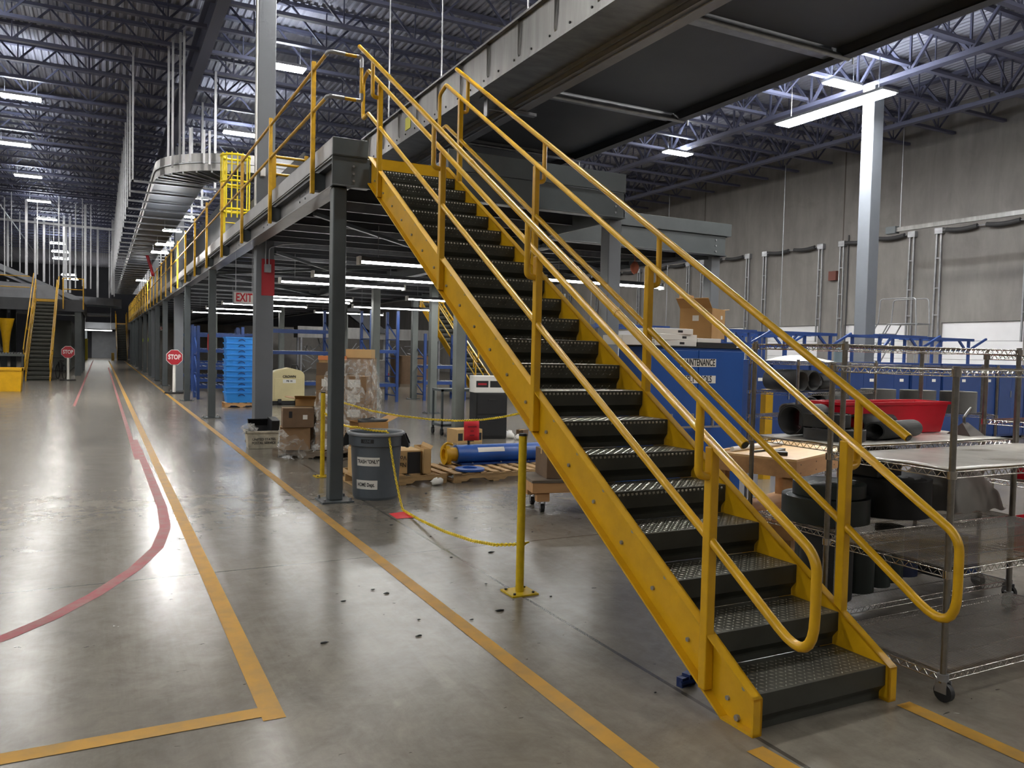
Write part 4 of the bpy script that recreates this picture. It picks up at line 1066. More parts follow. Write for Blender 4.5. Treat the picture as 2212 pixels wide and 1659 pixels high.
text('CROWN', .10, L0+Vector((.03, -.016, .85)), (0, -1, 0), (0, 0, 1), INK, lt, bold=.003)
hd = MB().tube(fillet([(.12, .15, Ht-.1), (.14, .1, Ht+.06), (.28, .1, Ht+.06), (.34, .15, Ht-.12)], .04), .015, 8); hd.build('grab_handle', BLACK, lt)

# stack of blue totes on a wood dolly
b0 = at(2, 0, 512, 880)
pallet((b0.x+.12, b0.y+.3, 0), 0, 'small wooden pallet under the tall stack of blue totes', PLY, 5, .9, .62)
gt = 'tall stack of blue totes'
proto = thing('blue_tote', 'light blue stacking tote in the tall stack', 'tote', (b0.x+.12, b0.y+.3, .131), 0, gt)
tub(.84, .56, .30, .012, .9).build('tub', TOTE, proto)
q = MB(); q.box(-.435, .435, -.295, -.275, .262, .302).box(-.435, .435, .275, .295, .262, .302).box(-.435, -.415, -.295, .295, .262, .302).box(.415, .435, -.295, .295, .262, .302); q.build('rim', TOTE, proto)
q = MB(); q.tube([(-.09+.18*t/8, -.298, .19+.045*math.sin(PI*t/8)) for t in range(9)], .012, 6); q.build('handle', BLUED, proto)
for k in range(1, 11): dup(proto, (proto.location.x+R.uniform(-.008, .008), proto.location.y, .131+.155*k))
# ================================================================ right-hand work area: wire shelf carts
def wire_cart(loc, rz, L, Wd, H, levels, lab, solid=(), caster=True, film=(), pr=.0165, top_open=False):
    """local x = long side, y = depth, origin at the floor under the front left post"""
    t = thing('wire_shelf_cart', lab, 'shelf cart', loc, rz)
    for x in (0, L):
        for y in (0, Wd):
            p = MB(); p.cyl((x, y, .13 if caster else .01), (x, y, H), pr, 12).cyl((x, y, H), (x, y, H+.008), pr*1.1, 12)
            z = .2
            while z < H-.05: p.lathe([(pr*1.06, z-.002), (pr*1.06, z+.002)], (x, y, 0), 12); z += .05
            p.build('post', CHROMED, t)
            if caster:
                c = MB(); c.cyl((x, y, .105), (x, y, .14), .028, 12).box(x-.022, x-.017, y-.035, y+.03, .045, .11).box(x+.017, x+.022, y-.035, y+.03, .045, .11); cs = c.build('caster', GALV, t)
                MB().cyl((x-.015, y-.01, .05), (x+.015, y-.01, .05), .05, 18).build('wheel', RUB, cs)
    for z in levels:
        s = MB()
        for zz in (z, z-.032):
            for y in (0, Wd): s.cyl((0, y, zz), (L, y, zz), .0038, 6)
            for x in (0, L): s.cyl((x, 0, zz), (x, Wd, zz), .0038, 6)
        n = int(L/.055)
        for i in range(n):      # truss zigzag in the shelf rim
            a = L*i/n; b = L*(i+.5)/n; c = L*(i+1)/n
            for y in (0, Wd): s.bar((a, y, z), (b, y, z-.032), .003); s.bar((b, y, z-.032), (c, y, z), .003)
        n = int(Wd/.055)
        for i in range(n):
            a = Wd*i/n; b = Wd*(i+.5)/n; c = Wd*(i+1)/n
            for x in (0, L): s.bar((x, a, z), (x, b, z-.032), .003); s.bar((x, b, z-.032), (x, c, z), .003)
        n = int(L/.025)
        for i in range(1, n): s.bar((L*i/n, 0, z+.003), (L*i/n, Wd, z+.003), .0032)
        for y in (Wd*.25, Wd*.5, Wd*.75): s.bar((0, y, z-.002), (L, y, z-.002), .005)
        for x in (0, L):
            for y in (0, Wd): s.cyl((x, y, z-.035), (x, y, z+.005), pr*1.45, 10)
        s.build('wire_shelf', CHROME, t)
        if z in solid:
            q = MB(); q.grid(24, 10, lambda u, v: (.03+(L-.06)*u, .03+(Wd-.06)*v, z+.008+.006*math.sin(u*9+v*3)*math.sin(v*6)), True)
            q.build('shelf_liner', LINER, t, solid=.002)
        elif z in film:
            MB().grid(16, 8, lambda u, v: (.03+(L-.06)*u, .03+(Wd-.06)*v, z+.008+.005*math.sin(u*7+v*4)*math.sin(v*5)), True).build('shelf_liner', LINERC, t)
    return t
LINERC = mat('clear_shelf_liner', '#cfcac6', .2, alpha=.14, bump=.1, bs=10)
LINER = mat('glossy_clear_shelf_liner', '#dedbd3', .22, var=.1, vs=5, bump=.12, bs=14)
ca = wire_cart((1.14, -.12, 0), .0, 1.83, .77, 1.71, (.13, .67, 1.18, 1.70), 'empty chrome wire shelf cart nearest the viewer at the right of the stair', (1.18,), True, (.67, .13))
cb = wire_cart((1.46, .84, 0), 0, 1.82, .78, 1.845, (.13, .62, 1.18, 1.835), 'chrome wire shelf cart loaded with black belt rolls behind the empty cart', (1.18,))
cc_ = wire_cart((3.42, .55, 0), .05, 1.2, .6, 1.84, (.3, .85, 1.3, 1.80), 'chrome wire shelf cart with red bins at the right edge', ())

def roll(c, r, h, label, m=BELTG, hole=.25, axis='z', turns=3, name='belt_roll', grp=None, L=None):
    """coil of conveyor belt: outside wall, spiral end faces"""
    q = MB(); k = max(2, turns); ri = r*hole
    prof = [(r*.985, 0), (r, .01*h), (r, .99*h), (r*.985, h)]
    for i in range(k*2):
        rr_ = r-(r-ri)*(i+1)/(k*2); prof += [(rr_+.002, h-.0 if i % 2 else h-.012), (rr_, h-.0 if i % 2 else h-.012)]
    prof += [(ri, h), (ri, 0), (r*.985, 0)]
    ax = axis; q.lathe(prof, (0, 0, 0), 36, ax)
    return one(name, label, 'belt roll', MB().add([Vector(v)+Vector(c) for v in q.v], q.f, True), m, Vector(c), grp)
# cart B, level .62: big flat rolls and boxes
zb = .629
roll((1.78, 1.23, zb), .29, .17, 'wide dark green belt coil, bottom of two at the left of the loaded cart', BELTG, .3)
roll((1.80, 1.22, zb+.172), .24, .09, 'thinner belt coil lying on the wide dark green coil', BELTG, .12)
roll((2.42, 1.24, zb), .30, .27, 'tall black belt coil in the middle of the loaded cart', RUB, .2)
def boxy(c, sz, rz, name, label, m, cat, bev=.006): 
    q = MB(); q.cbox((0, 0, sz[2]/2), sz); o = q.build(name, m, None, bev=bev); o.location = c; o.rotation_euler = (0, 0, rz); return tag(o, label, cat)
t = boxy((2.33, 1.3, zb+.275), (.30, .28, .10), .1, 'black_case', 'wide black case on the tall belt coil', BLACK, 'case')
boxy((2.33, 1.3, zb+.376), (.24, .24, .10), .0, 'black_case', 'smaller black case topping the stack on the tall coil', BLACK, 'case')
tp = MB(); tp.grid(22, 14, lambda u, v: (2.78+.62*u, .95+.56*v, zb+.012+(.30-.04*math.cos(u*7))*max(0, min(1, 4.5*u, 4.5*(1-u), 5*v, 5*(1-v)))**.6+.012*math.sin(u*19+v*13)))
one('tarp_bundle', 'lumpy grey tarp bundle on the right half of the loaded cart', 'tarp', tp, mat('grey_tarp', '#6f6a64', .55, var=.1, vs=4), None)
gp = MB(); gp.grid(12, 6, lambda u, v: (2.72+.48*u, .98+.3*v, zb+.36+.035*math.sin(u*8)+.03*math.cos(v*7+u*3)))
one('green_cloth', 'dark green cloth thrown over the tarp bundle', 'cloth', gp, mat('dark_green_cloth', '#20332c', .7, var=.2, vs=9), None, solid=.004)
# cart B, level .13: many standing rolls
zc_ = .139; n_ = 0
for x, y, r, h, m_, lb in ((1.66, 1.1, .17, .46, RUB, 'upright black belt roll with white sticker at the left of the lowest shelf'), (1.98, 1.12, .12, .36, BELTG, 'upright dark green belt roll second from left on the lowest shelf'),
                       (1.93, 1.42, .15, .42, BELTG, 'dark green belt roll at the back left of the lowest shelf'), (2.22, 1.15, .10, .24, BELTG, 'short dark green roll in the middle of the lowest shelf'), (2.42, 1.2, .10, .40, BELTG, 'tall slim dark green roll on the lowest shelf'),
                       (2.66, 1.28, .12, .30, mat('navy_belt', '#1a2340', .5), 'navy belt roll right of the middle on the lowest shelf')):
    roll((x, y, zc_), r, h, lb, m_, .22)
q = MB(); q.grid(3, 1, lambda u, v: (1.66+.1712*math.cos(-2.1+.5*u), 1.1+.1712*math.sin(-2.1+.5*u), zc_+.25+.09*v), False); one('sticker', 'white sticker on the upright black belt roll', 'sticker', q, PAPER)
boxy((2.95, 1.2, zc_), (.28, .34, .30), .05, 'grey_box', 'dull dark grey box toward the right of the lowest shelf', BELT, 'box')
boxy((3.17, 1.22, zc_), (.14, .34, .28), 0, 'blue_box', 'small dark blue box at the right end of the lowest shelf', BLUED, 'box')
# cart B, level 1.18: flat coil, belt scraps, red bin
zt3 = 1.195
roll((1.75, 1.15, zt3), .20, .075, 'flat black belt coil on the white shelf behind the first stair post', BELT, .55)
roll((1.80, 1.28, zt3+.077), .17, .09, 'smaller coil on the flat black belt coil', BELT, .5)
def lyroll(a, b, r, label, m=BELT, flat=1.0, tail=0, grp=None, name='belt_roll'):
    """belt wound into a lying tube between two points, open ends, optional loose tail"""
    a, b = Vector(a), Vector(b); d = (b-a).normalized(); s_ = d.cross(Vector((0, 0, 1))).normalized(); q = MB(); N = 44
    sp = []
    for i in range(N+1):
        th = 2*PI*1.75*i/N; rr_ = r*(1-.16*i/N); sp.append((rr_*math.cos(th), rr_*math.sin(th)*flat))
    if tail: sp = [(tail, -r*flat+.004)]+[(tail*.5, -r*flat+.006)]+[(r*math.cos(-PI/2+k), r*math.sin(-PI/2+k)*flat) for k in (0, .4, .8, 1.2)]+sp
    nn = len(sp); vs = [p+s_*x+Vector((0, 0, z+r*flat)) for p in (a, b) for x, z in sp]
    q.add(vs, [(i, i+1, nn+i+1, nn+i) for i in range(nn-1)], True)
    return one(name, label, 'belt roll', q, m, (a+b)/2, grp, solid=.006)
lyroll((2.02, 1.05, zt3), (2.55, 1.15, zt3), .075, 'curled black belt piece with open end in front of the red bin', BELT, .8, -.3)
lyroll((2.10, 1.28, zt3), (2.55, 1.36, zt3), .085, 'black belt roll lying right against the red bin', BELT, .9)
lyroll((1.62, 1.42, zt3), (1.95, 1.46, zt3), .11, 'dark grey belt roll at the back left of the white shelf', BELT)
rb = thing('red_bin', 'long red plastic bin on the white shelf of the loaded cart', 'bin', (2.6, 1.46, zt3), -.02)
tub(1.15, .30, .23, .006, .90).build('bin_body', REDP, rb, bev=.006)
q = MB(); q.box(-.59, .59, -.162, -.148, .215, .236).box(-.59, .59, .148, .162, .215, .236).box(-.59, -.572, -.162, .162, .215, .236).box(.572, .59, -.162, .162, .215, .236); q.build('bin_rim', REDP, rb)
bk = MB(); bk.add([(3.0, 1.0, zt3), (3.2, 1.02, zt3), (3.22, 1.2, zt3), (3.02, 1.2, zt3), (3.05, 1.1, zt3+.09), (3.15, 1.12, zt3+.09)], [(0, 1, 5, 4), (1, 2, 5), (2, 3, 4, 5), (3, 0, 4)]); bk.tube(fillet([(3.08, 1.1, zt3+.05), (3.1, 1.12, zt3+.13), (3.3, 1.2, zt3+.19)], .03), .011, 8)
one('scoop', 'dark metal scoop with a handle on the right end of the white shelf', 'scoop', bk, mat('dark_scoop_metal', '#4c4844', .45, metal=.5), (3.12, 1.1, zt3))
# cart C goods
for z, lb in ((.31, 'red bin on the lowest shelf of the right edge cart'), (.86, 'red bin on the middle shelf of the right edge cart')):
    t = thing('red_bin', lb, 'bin', (3.72, .82, z), .05); tub(.44, .40, .25, .006, .88).build('bin_body', REDP, t, bev=.006)
t = thing('red_bin', 'red bin on the upper shelf of the right edge cart', 'bin', (4.15, .85, 1.31), .05); tub(.44, .40, .25, .006, .88).build('bin_body', REDP, t, bev=.006)
# bucket under the table, wood table
tb = thing('wooden_work_table', 'pine work table with pale plywood top behind the stair rails', 'table', (2.42, 2.1, 0), .385)
TL, TW, TH = 1.5, .78, .90
MB().box(0, TL, 0, TW, TH-.018, TH).build('table_top', PLYT, tb)
MB().box(0, TL, 0, .038, TH-.158, TH-.018).build('apron', PLY, tb); MB().box(0, TL, TW-.038, TW, TH-.158, TH-.018).build('apron', PLY, tb)
MB().box(0, .038, .038, TW-.038, TH-.158, TH-.018).build('apron', PLY, tb); MB().box(TL-.038, TL, .038, TW-.038, TH-.158, TH-.018).build('apron', PLY, tb)
for x in (.04, TL-.13):
    for y in (.04, TW-.13): MB().box(x, x+.09, y, y+.09, 0, TH-.02).build('leg', PLY, tb)
MB().box(0, TL, 0, TW, .22, .36).build('lower_shelf', PLY, tb)
nl = MB()
for x in (.1, .45, .9, 1.3):
    for z in (TH-.05, TH-.12): nl.cyl((x, -.002, z), (x, .001, z), .006, 6)
nl.build('screws', BLACK, tb)
zt4 = TH+.001
def tpt(x, y, z=0): return Matrix.Rotation(.385, 3, 'Z') @ Vector((x, y, 0))+Vector((2.42, 2.1, zt4+z))
one('pvc_pipe', 'white plastic pipe lying across the plywood table', 'pipe', MB().cyl(tpt(.1, .62, .022), tpt(.95, .52, .022), .022, 14), WHITE, None)
one('wood_strip', 'thin wood strip lying along the back of the plywood table', 'wood', MB().bar(tpt(-.0, .7, .008), tpt(.9, .68, .008), .03, .016), PLYT, None)
one('hand_tool', 'black hand tool lying on the front of the plywood table', 'tool', MB().cbox(tpt(.35, .3, .016), (.26, .05, .032), .5).cbox(tpt(.22, .22, .016), (.10, .09, .03), .9), BLACK, None)
one('hand_tool', 'flat black scraper lying behind the hand tool', 'tool', MB().cbox(tpt(.3, .45, .008), (.2, .03, .014), .2), BLACK, None)
bk = MB(); bk.lathe([(.0, .03), (.135, .03), (.15, .32), (.158, .32), (.158, .34), (.14, .34), (.125, .05), (0, .05)], (0, 0, 0), 24)
t = thing('bucket', 'pale bucket with yellow lid under the plywood table', 'bucket', (2.05, 2.35, 0)); 
MB().lathe([(0, 0), (.14, 0), (.155, .36), (0, .36)], n=24).build('bucket_body', mat('pale_bucket_plastic', '#b9ab86', .5), t)
MB().lathe([(0, .44), (.165, .44), (.17, .43), (.17, .36), (.15, .36)], n=24).build('lid', YEL, t)

# blue MAINTENANCE cabinet
cx0, cx1, cy0, cy1, ch = 2.30, 3.58, 3.98, 4.54, 1.83
cab = thing('tool_cabinet', 'blue double-door tool cabinet with white MAINTENANCE and BELT TOOLS signs', 'cabinet', ((cx0+cx1)/2, cy0, 0))
MB().box(cx0, cx1, cy0+.02, cy1, .08, ch).build('body', BLUE, cab, w=True, bev=.006)
xm = (cx0+cx1)/2
for a, b in ((cx0+.01, xm-.003), (xm+.003, cx1-.01)): 
    dd = MB().box(a, b, cy0, cy0+.02, .12, ch-.03).build('door', BLUE, cab, w=True, bev=.004)
hn = MB().box(xm+.06, xm+.085, cy0-.03, cy0, .95, 1.1); hn.build('handle', BLACK, cab, w=True)
for x in (cx0+.03, cx1-.07):
    for y in (cy0+.04, cy1-.07): MB().box(x, x+.04, y, y+.04, 0, .08).build('foot', BLACK, cab, w=True)
MB().box(cx0-.01, cx1+.01, cy0-.005, cy1, ch, ch+.012).build('top', BLACK, cab, w=True)
for (p0_, p1_), s, sz in ((((1470, 774), (1546, 793)), 'MAINTENANCE', .103), (((1468, 811), (1545, 828)), 'BELT TOOLS', .098)):
    A1, B1 = at(1, cy0, *p0_), at(1, cy0, *p1_)
    MB().box(A1.x, B1.x, cy0-.004, cy0-.001, B1.z, A1.z).build('paper_sign', WHITE, cab, w=True)
    text(s, sz, ((A1.x+B1.x)/2, cy0-.006, (A1.z+B1.z)/2), (0, -1, 0), (0, 0, 1), INK, cab, sx=.62 if s[0] == 'M' else .68, bold=.002)
q = MB()
for x in (2.5, 2.78, 3.05): q.cyl((x, cy0-.12, 1.0), (x, cy0-.12, 1.14), .018, 8)
q.bar((2.45, cy0-.12, 1.0), (3.15, cy0-.12, 1.0), .02); q.bar((2.45, cy0-.12, 1.0), (2.45, cy0-.01, 1.0), .02); q.bar((3.15, cy0-.12, 1.0), (3.15, cy0-.01, 1.0), .02)
q.build('clamp_rack', GALV, cab, w=True)
zc4 = ch+.013
for i, (px0, px1, dz, h) in enumerate(((1448, 1508, 0, .06), (1453, 1509, .061, .062), (1450, 1500, .123, .06))):
    A1, B1 = at(1, cy0+.03, px0, 730), at(1, cy0+.03, px1, 730)
    t = carton(((A1.x+B1.x)/2-.10, cy0+.24, zc4+dz), (B1.x-A1.x+.18, .40, h), (.0, .08, -.05)[i], ('bottom', 'middle', 'top')[i]+' white flat box of the three stacked on the blue cabinet', WHITE, tape=PAPER)
    MB().box(.05, .11, -.2015, -.2, h*.3, h*.7).build('printed_mark', INK, t)
A1 = at(1, cy0+.05, 1538, 735); t = carton((A1.x-.02, cy0+.2, zc4+.045), (.30, .30, .045), -.1, 'single white flat box under the big open carton', WHITE, tape=PAPER)
one('black_tray', 'black tray under the single white flat box', 'tray', MB().box(A1.x-.2, A1.x+.35, cy0+.05, cy0+.4, zc4, zc4+.044), BLACK)
A1, B1 = at(1, cy0+.28, 1475, 720), at(1, cy0+.28, 1577, 640)
t = carton((A1.x+.33, cy0+.35, zc4+.092), (.48, .36, .33), .55, 'big open brown carton on top of the blue cabinet', CARD, [('-x', 35), ('+y', 85), ('+x', 5)])
label(t, (-.242, 0, .22), (.07, .06), 'x-'); label(t, (.1, -.182, .24), (.06, .04), 'y-')
q = MB().box(-.16, .06, .172, .174, .36, .46); q.build('packing_tape', WHITE, t)
A1, B1 = at(1, cy0+.2, 1338, 738), at(1, cy0+.2, 1392, 712)
t = carton(((A1.x+B1.x)/2+.03, cy0+.3, zc4), (B1.x-A1.x+.1, .36, .10), 0, 'white carton at the left end of the blue cabinet', WHITE, tape=PAPER)
# tall white/red bottle-like box left of cabinet on a grey machine
one('aluminium_channel', 'long pale aluminium channel standing behind the loaded cart', 'channel', MB().box(3.7, 6.4, 3.3, 3.36, .0, .06), GALV)

# wire racks with belt rolls behind
cr = wire_cart((4.1, 3.7, 0), .25, 1.9, .6, 1.72, (.45, 1.08, 1.36, 1.70), 'wire rack of belt rolls right of the blue cabinet', (), False)
def rpt(x, y, z): return Matrix.Rotation(.25, 3, 'Z') @ Vector((x, y, 0))+Vector((4.1, 3.7, z))
def rr(x, z, r, lb, L=.5, m=BELT, fl_=1.0): return lyroll(rpt(x, .05, z), rpt(x+.08, L, z), r, lb, m, fl_)
rr(.18, 1.37, .12, 'black belt roll at the left end of the upper rack shelf'); rr(.45, 1.37, .12, 'black belt roll second on the upper rack shelf')
lyroll(rpt(.75, .2, 1.37), rpt(1.3, .3, 1.37), .10, 'dark belt roll lying lengthwise on the upper rack shelf', BELT)
lyroll(rpt(.1, .2, 1.09), rpt(.5, .25, 1.09), .07, 'slim grey roll at the left of the lower rack shelf', GREYB); 
lyroll(rpt(.5, .12, 1.09), rpt(.85, .3, 1.09), .10, 'belt roll with pale open end on the lower rack shelf', BELT)
lyroll(rpt(.9, .25, 1.09), rpt(1.7, .35, 1.09), .12, 'long taped belt roll on the lower rack shelf', BELT)
sk = MB(); sk.grid(16, 10, lambda u, v: (*(rpt(.15+.9*u, .08+.45*v, 0)[:2]), 1.705+.085*max(0, math.sin(PI*u))**.6*max(0, math.sin(PI*v))**.6*(1-.6*u)+.012*math.sin(u*15+v*9)*max(0, math.sin(PI*u))+.006))
one('white_sack', 'long white sack on the top shelf of the belt rack', 'sack', sk, WHITE)
one('plastic_jug', 'pale blue jug at the right end of the rack top', 'jug', MB().lathe([(0, 0), (.07, 0), (.075, .15), (.03, .2), (.03, .23), (0, .23)], rpt(1.35, .2, 1.705), 16), mat('pale_blue_plastic', '#9db6c6', .4))
cr2 = wire_cart((6.75, 5.25, 0), -.7, 1.9, .6, 1.70, (.4, 1.02, 1.68), 'wire rack holding three grey rubber belt coils', (), False)
for i, (x, w_) in enumerate(((7.25, 5.16), (7.65, 4.82), (8.05, 4.48))):
    roll((x, w_, 1.03), .235, .30, ('left', 'middle', 'right')[i]+' grey rubber belt coil of the three on the far wire rack', GREYB, .3)

one('yellow_bollard', 'slim yellow post standing behind the belt rack', 'post', MB().box(5.72, 5.86, 5.8, 5.9, 0, 1.29), YEL)
# row of dark blue cabinets, blue cart frames, rolling ladder along the back
gcb = 'dark blue cabinets along the back of the work area'
pc = thing('storage_cabinet', 'dark blue two-door steel cabinet in the row behind the wire carts', 'cabinet', (8.1, 8.6, 0), 0, gcb)
MB().box(-.48, .48, .02, .5, .05, 1.7).build('body', BLUED, pc, bev=.006)
for a, b in ((-.47, -.003), (.003, .47)): MB().box(a, b, 0, .02, .1, 1.66).build('door', BLUED, pc)
MB().box(-.06, -.04, -.02, 0, .95, 1.1).build('handle', GALV, pc)
MB().box(.18, .3, -.003, 0, 1.3, 1.36).build('paper_label', PAPER, pc)
for x in (-.45, .41):
    MB().box(x, x+.04, .04, .46, 0, .05).build('foot', BLACK, pc)
for k in range(1, 11): dup(pc, (8.1+1.0*k, 8.6+R.uniform(-.05, .05), 0))
gca = 'blue conveyor frames stacked behind the dark blue cabinets'
bf = thing('blue_cart_frame', 'blue tubular cart frame with angled braces standing behind the dark blue cabinets', 'cart', (9, 11.2, 0), 0, gca)
for x in (0, 1.5):
    for y in (0, .8): MB().box(x-.03, x+.03, y-.03, y+.03, 0, 2.35).build('post', RACKB, bf)
for y in (0, .8): MB().box(-.2, 1.7, y-.03, y+.03, 2.3, 2.37).build('top_rail', RACKB, bf); MB().box(0, 1.5, y-.025, y+.025, 2.02, 2.07).build('side_rail', RACKB, bf); MB().box(0, 1.5, y-.025, y+.025, .5, .56).build('side_rail', RACKB, bf)
for x in (0, 1.5): MB().box(x-.03, x+.03, 0, .8, 2.3, 2.36).build('end_rail', RACKB, bf)
for x, s_ in ((0, 1), (1.5, -1)):
    MB().bar((x, 0, 1.95), (x+s_*.4, 0, 2.3), .05).build('brace', RACKB, bf)
MB().bar((1.5, 0, 2.05), (2.1, -.1, 2.38), .05).build('brace', RACKB, bf)
for k, (x, y, rz) in enumerate(((11.5, 11.1, 0), (14.0, 10.5, 0), (16.5, 10.9, 0), (6.5, 11.2, 0), (9.6, 13.4, .03), (12.2, 13.2, 0))): dup(bf, (x, y, 0), rz)
rl = thing('rolling_ladder', 'grey rolling platform ladder with handrails standing against the dock wall', 'ladder', (19, 14, 0))
for x in (18.7, 19.3):
    MB().tube(fillet([(x, 15.6, .1), (x, 13.95, 2.85), (x, 13.0, 2.85)], .05), .02, 6).build('stringer', GALV, rl, w=True)
    MB().tube(fillet([(x, 15.3, 1.3), (x, 14.3, 2.9), (x, 14.25, 3.62), (x, 13.05, 3.62), (x, 13.0, 2.85)], .12), .018, 6).build('handrail', GALV, rl, w=True)
    MB().cyl((x, 13.0, .05), (x, 13.0, 2.85), .02, 6).build('back_leg', GALV, rl, w=True); MB().cyl((x, 13.0, .06), (x, 15.6, .1), .02, 6).build('base_rail', GALV, rl, w=True)
for k in range(9): MB().box(18.7, 19.3, 15.45-.17*k, 15.62-.17*k, .3+.28*k, .33+.28*k).build('step', GALV, rl, w=True)
MB().box(18.7, 19.3, 12.95, 14.0, 2.83, 2.86).build('platform', GALV, rl, w=True)
for x in (18.7, 19.3): MB().cyl((x-.02, 13.0, .05), (x+.02, 13.0, .05), .05, 10).build('wheel', RUB, rl, w=True)
# hung busway near the wall
bw = thing('hung_busway', 'shiny metal busway bar hung on chains in front of the dock wall', 'busway', (20, 11.5, 5.6))
A1 = at(0, 20, 1938, 497)
MB().box(19.94, 20.06, 6, A1.y, A1.z-.06, A1.z+.07).build('bar', SILV, bw, w=True)
MB().box(19.9, 20.1, A1.y, A1.y+.35, A1.z-.1, A1.z+.12).build('end_box', DGRAY, bw, w=True)
for y in (A1.y-.1, A1.y-4.2): MB().cyl((20, y, A1.z+.07), (20, y, 9.2), .012, 6).build('hanger', GALV, bw, w=True)
for i, y in enumerate((20.4, 27.5, 34)): 
    one('drop_conduit', ('nearest', 'middle', 'farthest')[i]+' thin pale drop conduit in front of the dock wall', 'conduit', MB().cyl((20.8, y, 3.0), (20.8, y, 9.2), .02, 6), GALV)
for i, y in enumerate((18.9, 11.6)):
    one('wall_conduit', ('far', 'near')[i]+' dark vertical conduit fixed on the concrete wall between dock doors', 'conduit', MB().cyl((22.25, y-.35, .5), (22.25, y-.35, 6.4), .025, 6), HOSE)
one('wall_box', 'small rusty red control box on the concrete wall', 'box', MB().box(22.15, 22.29, 19.0, 19.35, 4.75, 5.1), mat('rusty_red_box', '#6b4038', .7))
# wooden dolly with caster left of the stair base
dl = thing('wooden_dolly', 'low wooden dolly on black casters partly hidden behind the stair stringer', 'dolly', (2.05, 5.0, 0), -.25)
MB().box(-.55, .6, -.3, .3, .22, .33).build('frame', PLY, dl); MB().box(-.56, .61, -.31, .31, .33, .36).build('deck', WOODD, dl)
for x in (-.42, .45):
    for y in (-.22, .22):
        MB().box(x-.07, x+.07, y-.05, y+.05, .12, .22).build('block', PLY, dl)
        c = MB().box(x-.028, x-.022, y-.035, y+.03, .04, .12).box(x+.022, x+.028, y-.035, y+.03, .04, .12).build('caster', GALV, dl)
        MB().cyl((x-.02, y, .045), (x+.02, y, .045), .045, 16).build('wheel', RUB, c)
carton((2.08, 5.02, .361), (.8, .5, .3), -.25, 'brown carton on the wooden dolly behind the stair stringer', CARD3)
sk_ = fl(1489, 1483)
one('blue_shackle', 'small dark blue metal fitting on the floor under the stair foot', 'fitting', MB().cbox((sk_.x+.02, sk_.y+.03, .03), (.055, .05, .06), .3).cbox((sk_.x-.03, sk_.y+.02, .025), (.05, .04, .05), .2).cyl((sk_.x-.06, sk_.y, .025), (sk_.x+.05, sk_.y-.0, .025), .012, 8), mat('navy_metal', '#20305c', .4, metal=.3))

# black cabinet group behind the chain
t = thing('file_cabinet', 'black two-drawer file cabinet behind the yellow chain', 'cabinet', (4.2, 11.62, 0), -.15)
MB().box(-.32, .32, 0, .5, .02, .92).build('body', BLACK, t, bev=.006)
for z in (.06, .5):
    dd = MB().box(-.3, .3, -.015, 0, z, z+.4).build('drawer', BLACK, t, bev=.004); MB().box(-.08, .08, -.03, -.015, z+.27, z+.29).build('drawer_handle', BLACK, dd)
MB().box(-.31, .31, .01, .49, 0, .02).build('plinth', BLACK, t)
t = carton((4.2, 11.86, .921), (.62, .42, .33), -.15, 'white printed paper box on the black file cabinet', WHITE, tape=PAPER)
label(t, (-.16, -.21, .17), (.25, .13), 'y-', INK, 'printed_panel'); label(t, (.15, -.21, .17), (.30, .13), 'y-', BLACK, 'printed_panel'); label(t, (-.16, -.2115, .17), (.18, .04), 'y-', REDS, 'printed_panel')
uc = thing('utility_cart', 'grey metal utility cart standing behind the black file cabinet', 'cart', (4.05, 12.5, 0))
for x in (-.55, .65):
    for y in (0, .5):
        MB().box(x-.02, x+.02, y-.02, y+.02, .12, .95).build('post', DGRAY, uc)
        MB().cyl((x-.02, y, .06), (x+.02, y, .06), .06, 12).build('wheel', RUB, uc); MB().box(x-.03, x+.03, y-.03, y+.03, .1, .13).build('caster_plate', BLACK, uc)
for z in (.18, .9): MB().box(-.57, .67, -.02, .52, z, z+.05).build('shelf', DGRAY, uc)
t = carton((3.48, 11.3, 0), (.55, .4, .26), .1, 'tan box with black printed triangle behind the red hanging notice', CARDL)
q = MB().add([(-.06, -.2015, .03), (.10, -.2015, .03), (.02, -.2015, .15)], [(0, 1, 2)]); q.build('printed_mark', INK, t); label(t, (-.2, -.2, .12), (.1, .14), 'y-', INK, 'printed_panel'); label(t, (.2, -.2, .12), (.12, .14), 'y-', INK, 'printed_panel')

# coloured fittings and a cable at the right front column under the platform
for px, py, y, lb in ((1315, 562, 7.6, 'larger salmon-coloured covered fitting hung under the platform by the right front column'), (1371, 578, 9.2, 'smaller salmon-coloured covered fitting hung under the platform right of the column')):
    p = at(1, y, px, py); q = MB(); q.ball(p, .10, 10, (.9, .8, 1.15), .12); q.cyl(p, (p.x, p.y, 3.55), .008, 6)
    one('covered_fitting', lb, 'fitting', q, PINKY, p)
p = at(1, 6.36, 1322, 430)
q = MB(); q.tube([(p.x+.26*math.cos(t*PI/12+1), 6.35, p.z+.25*math.sin(t*PI/12+1)) for t in range(20)]+[(p.x-.05, 6.35, p.z-.5), (p.x+.02, 6.35, p.z-.9)], .006, 6)
one('loose_cable', 'looped pale cable hanging on the platform corner right of the stair', 'cable', q, GALV, p)
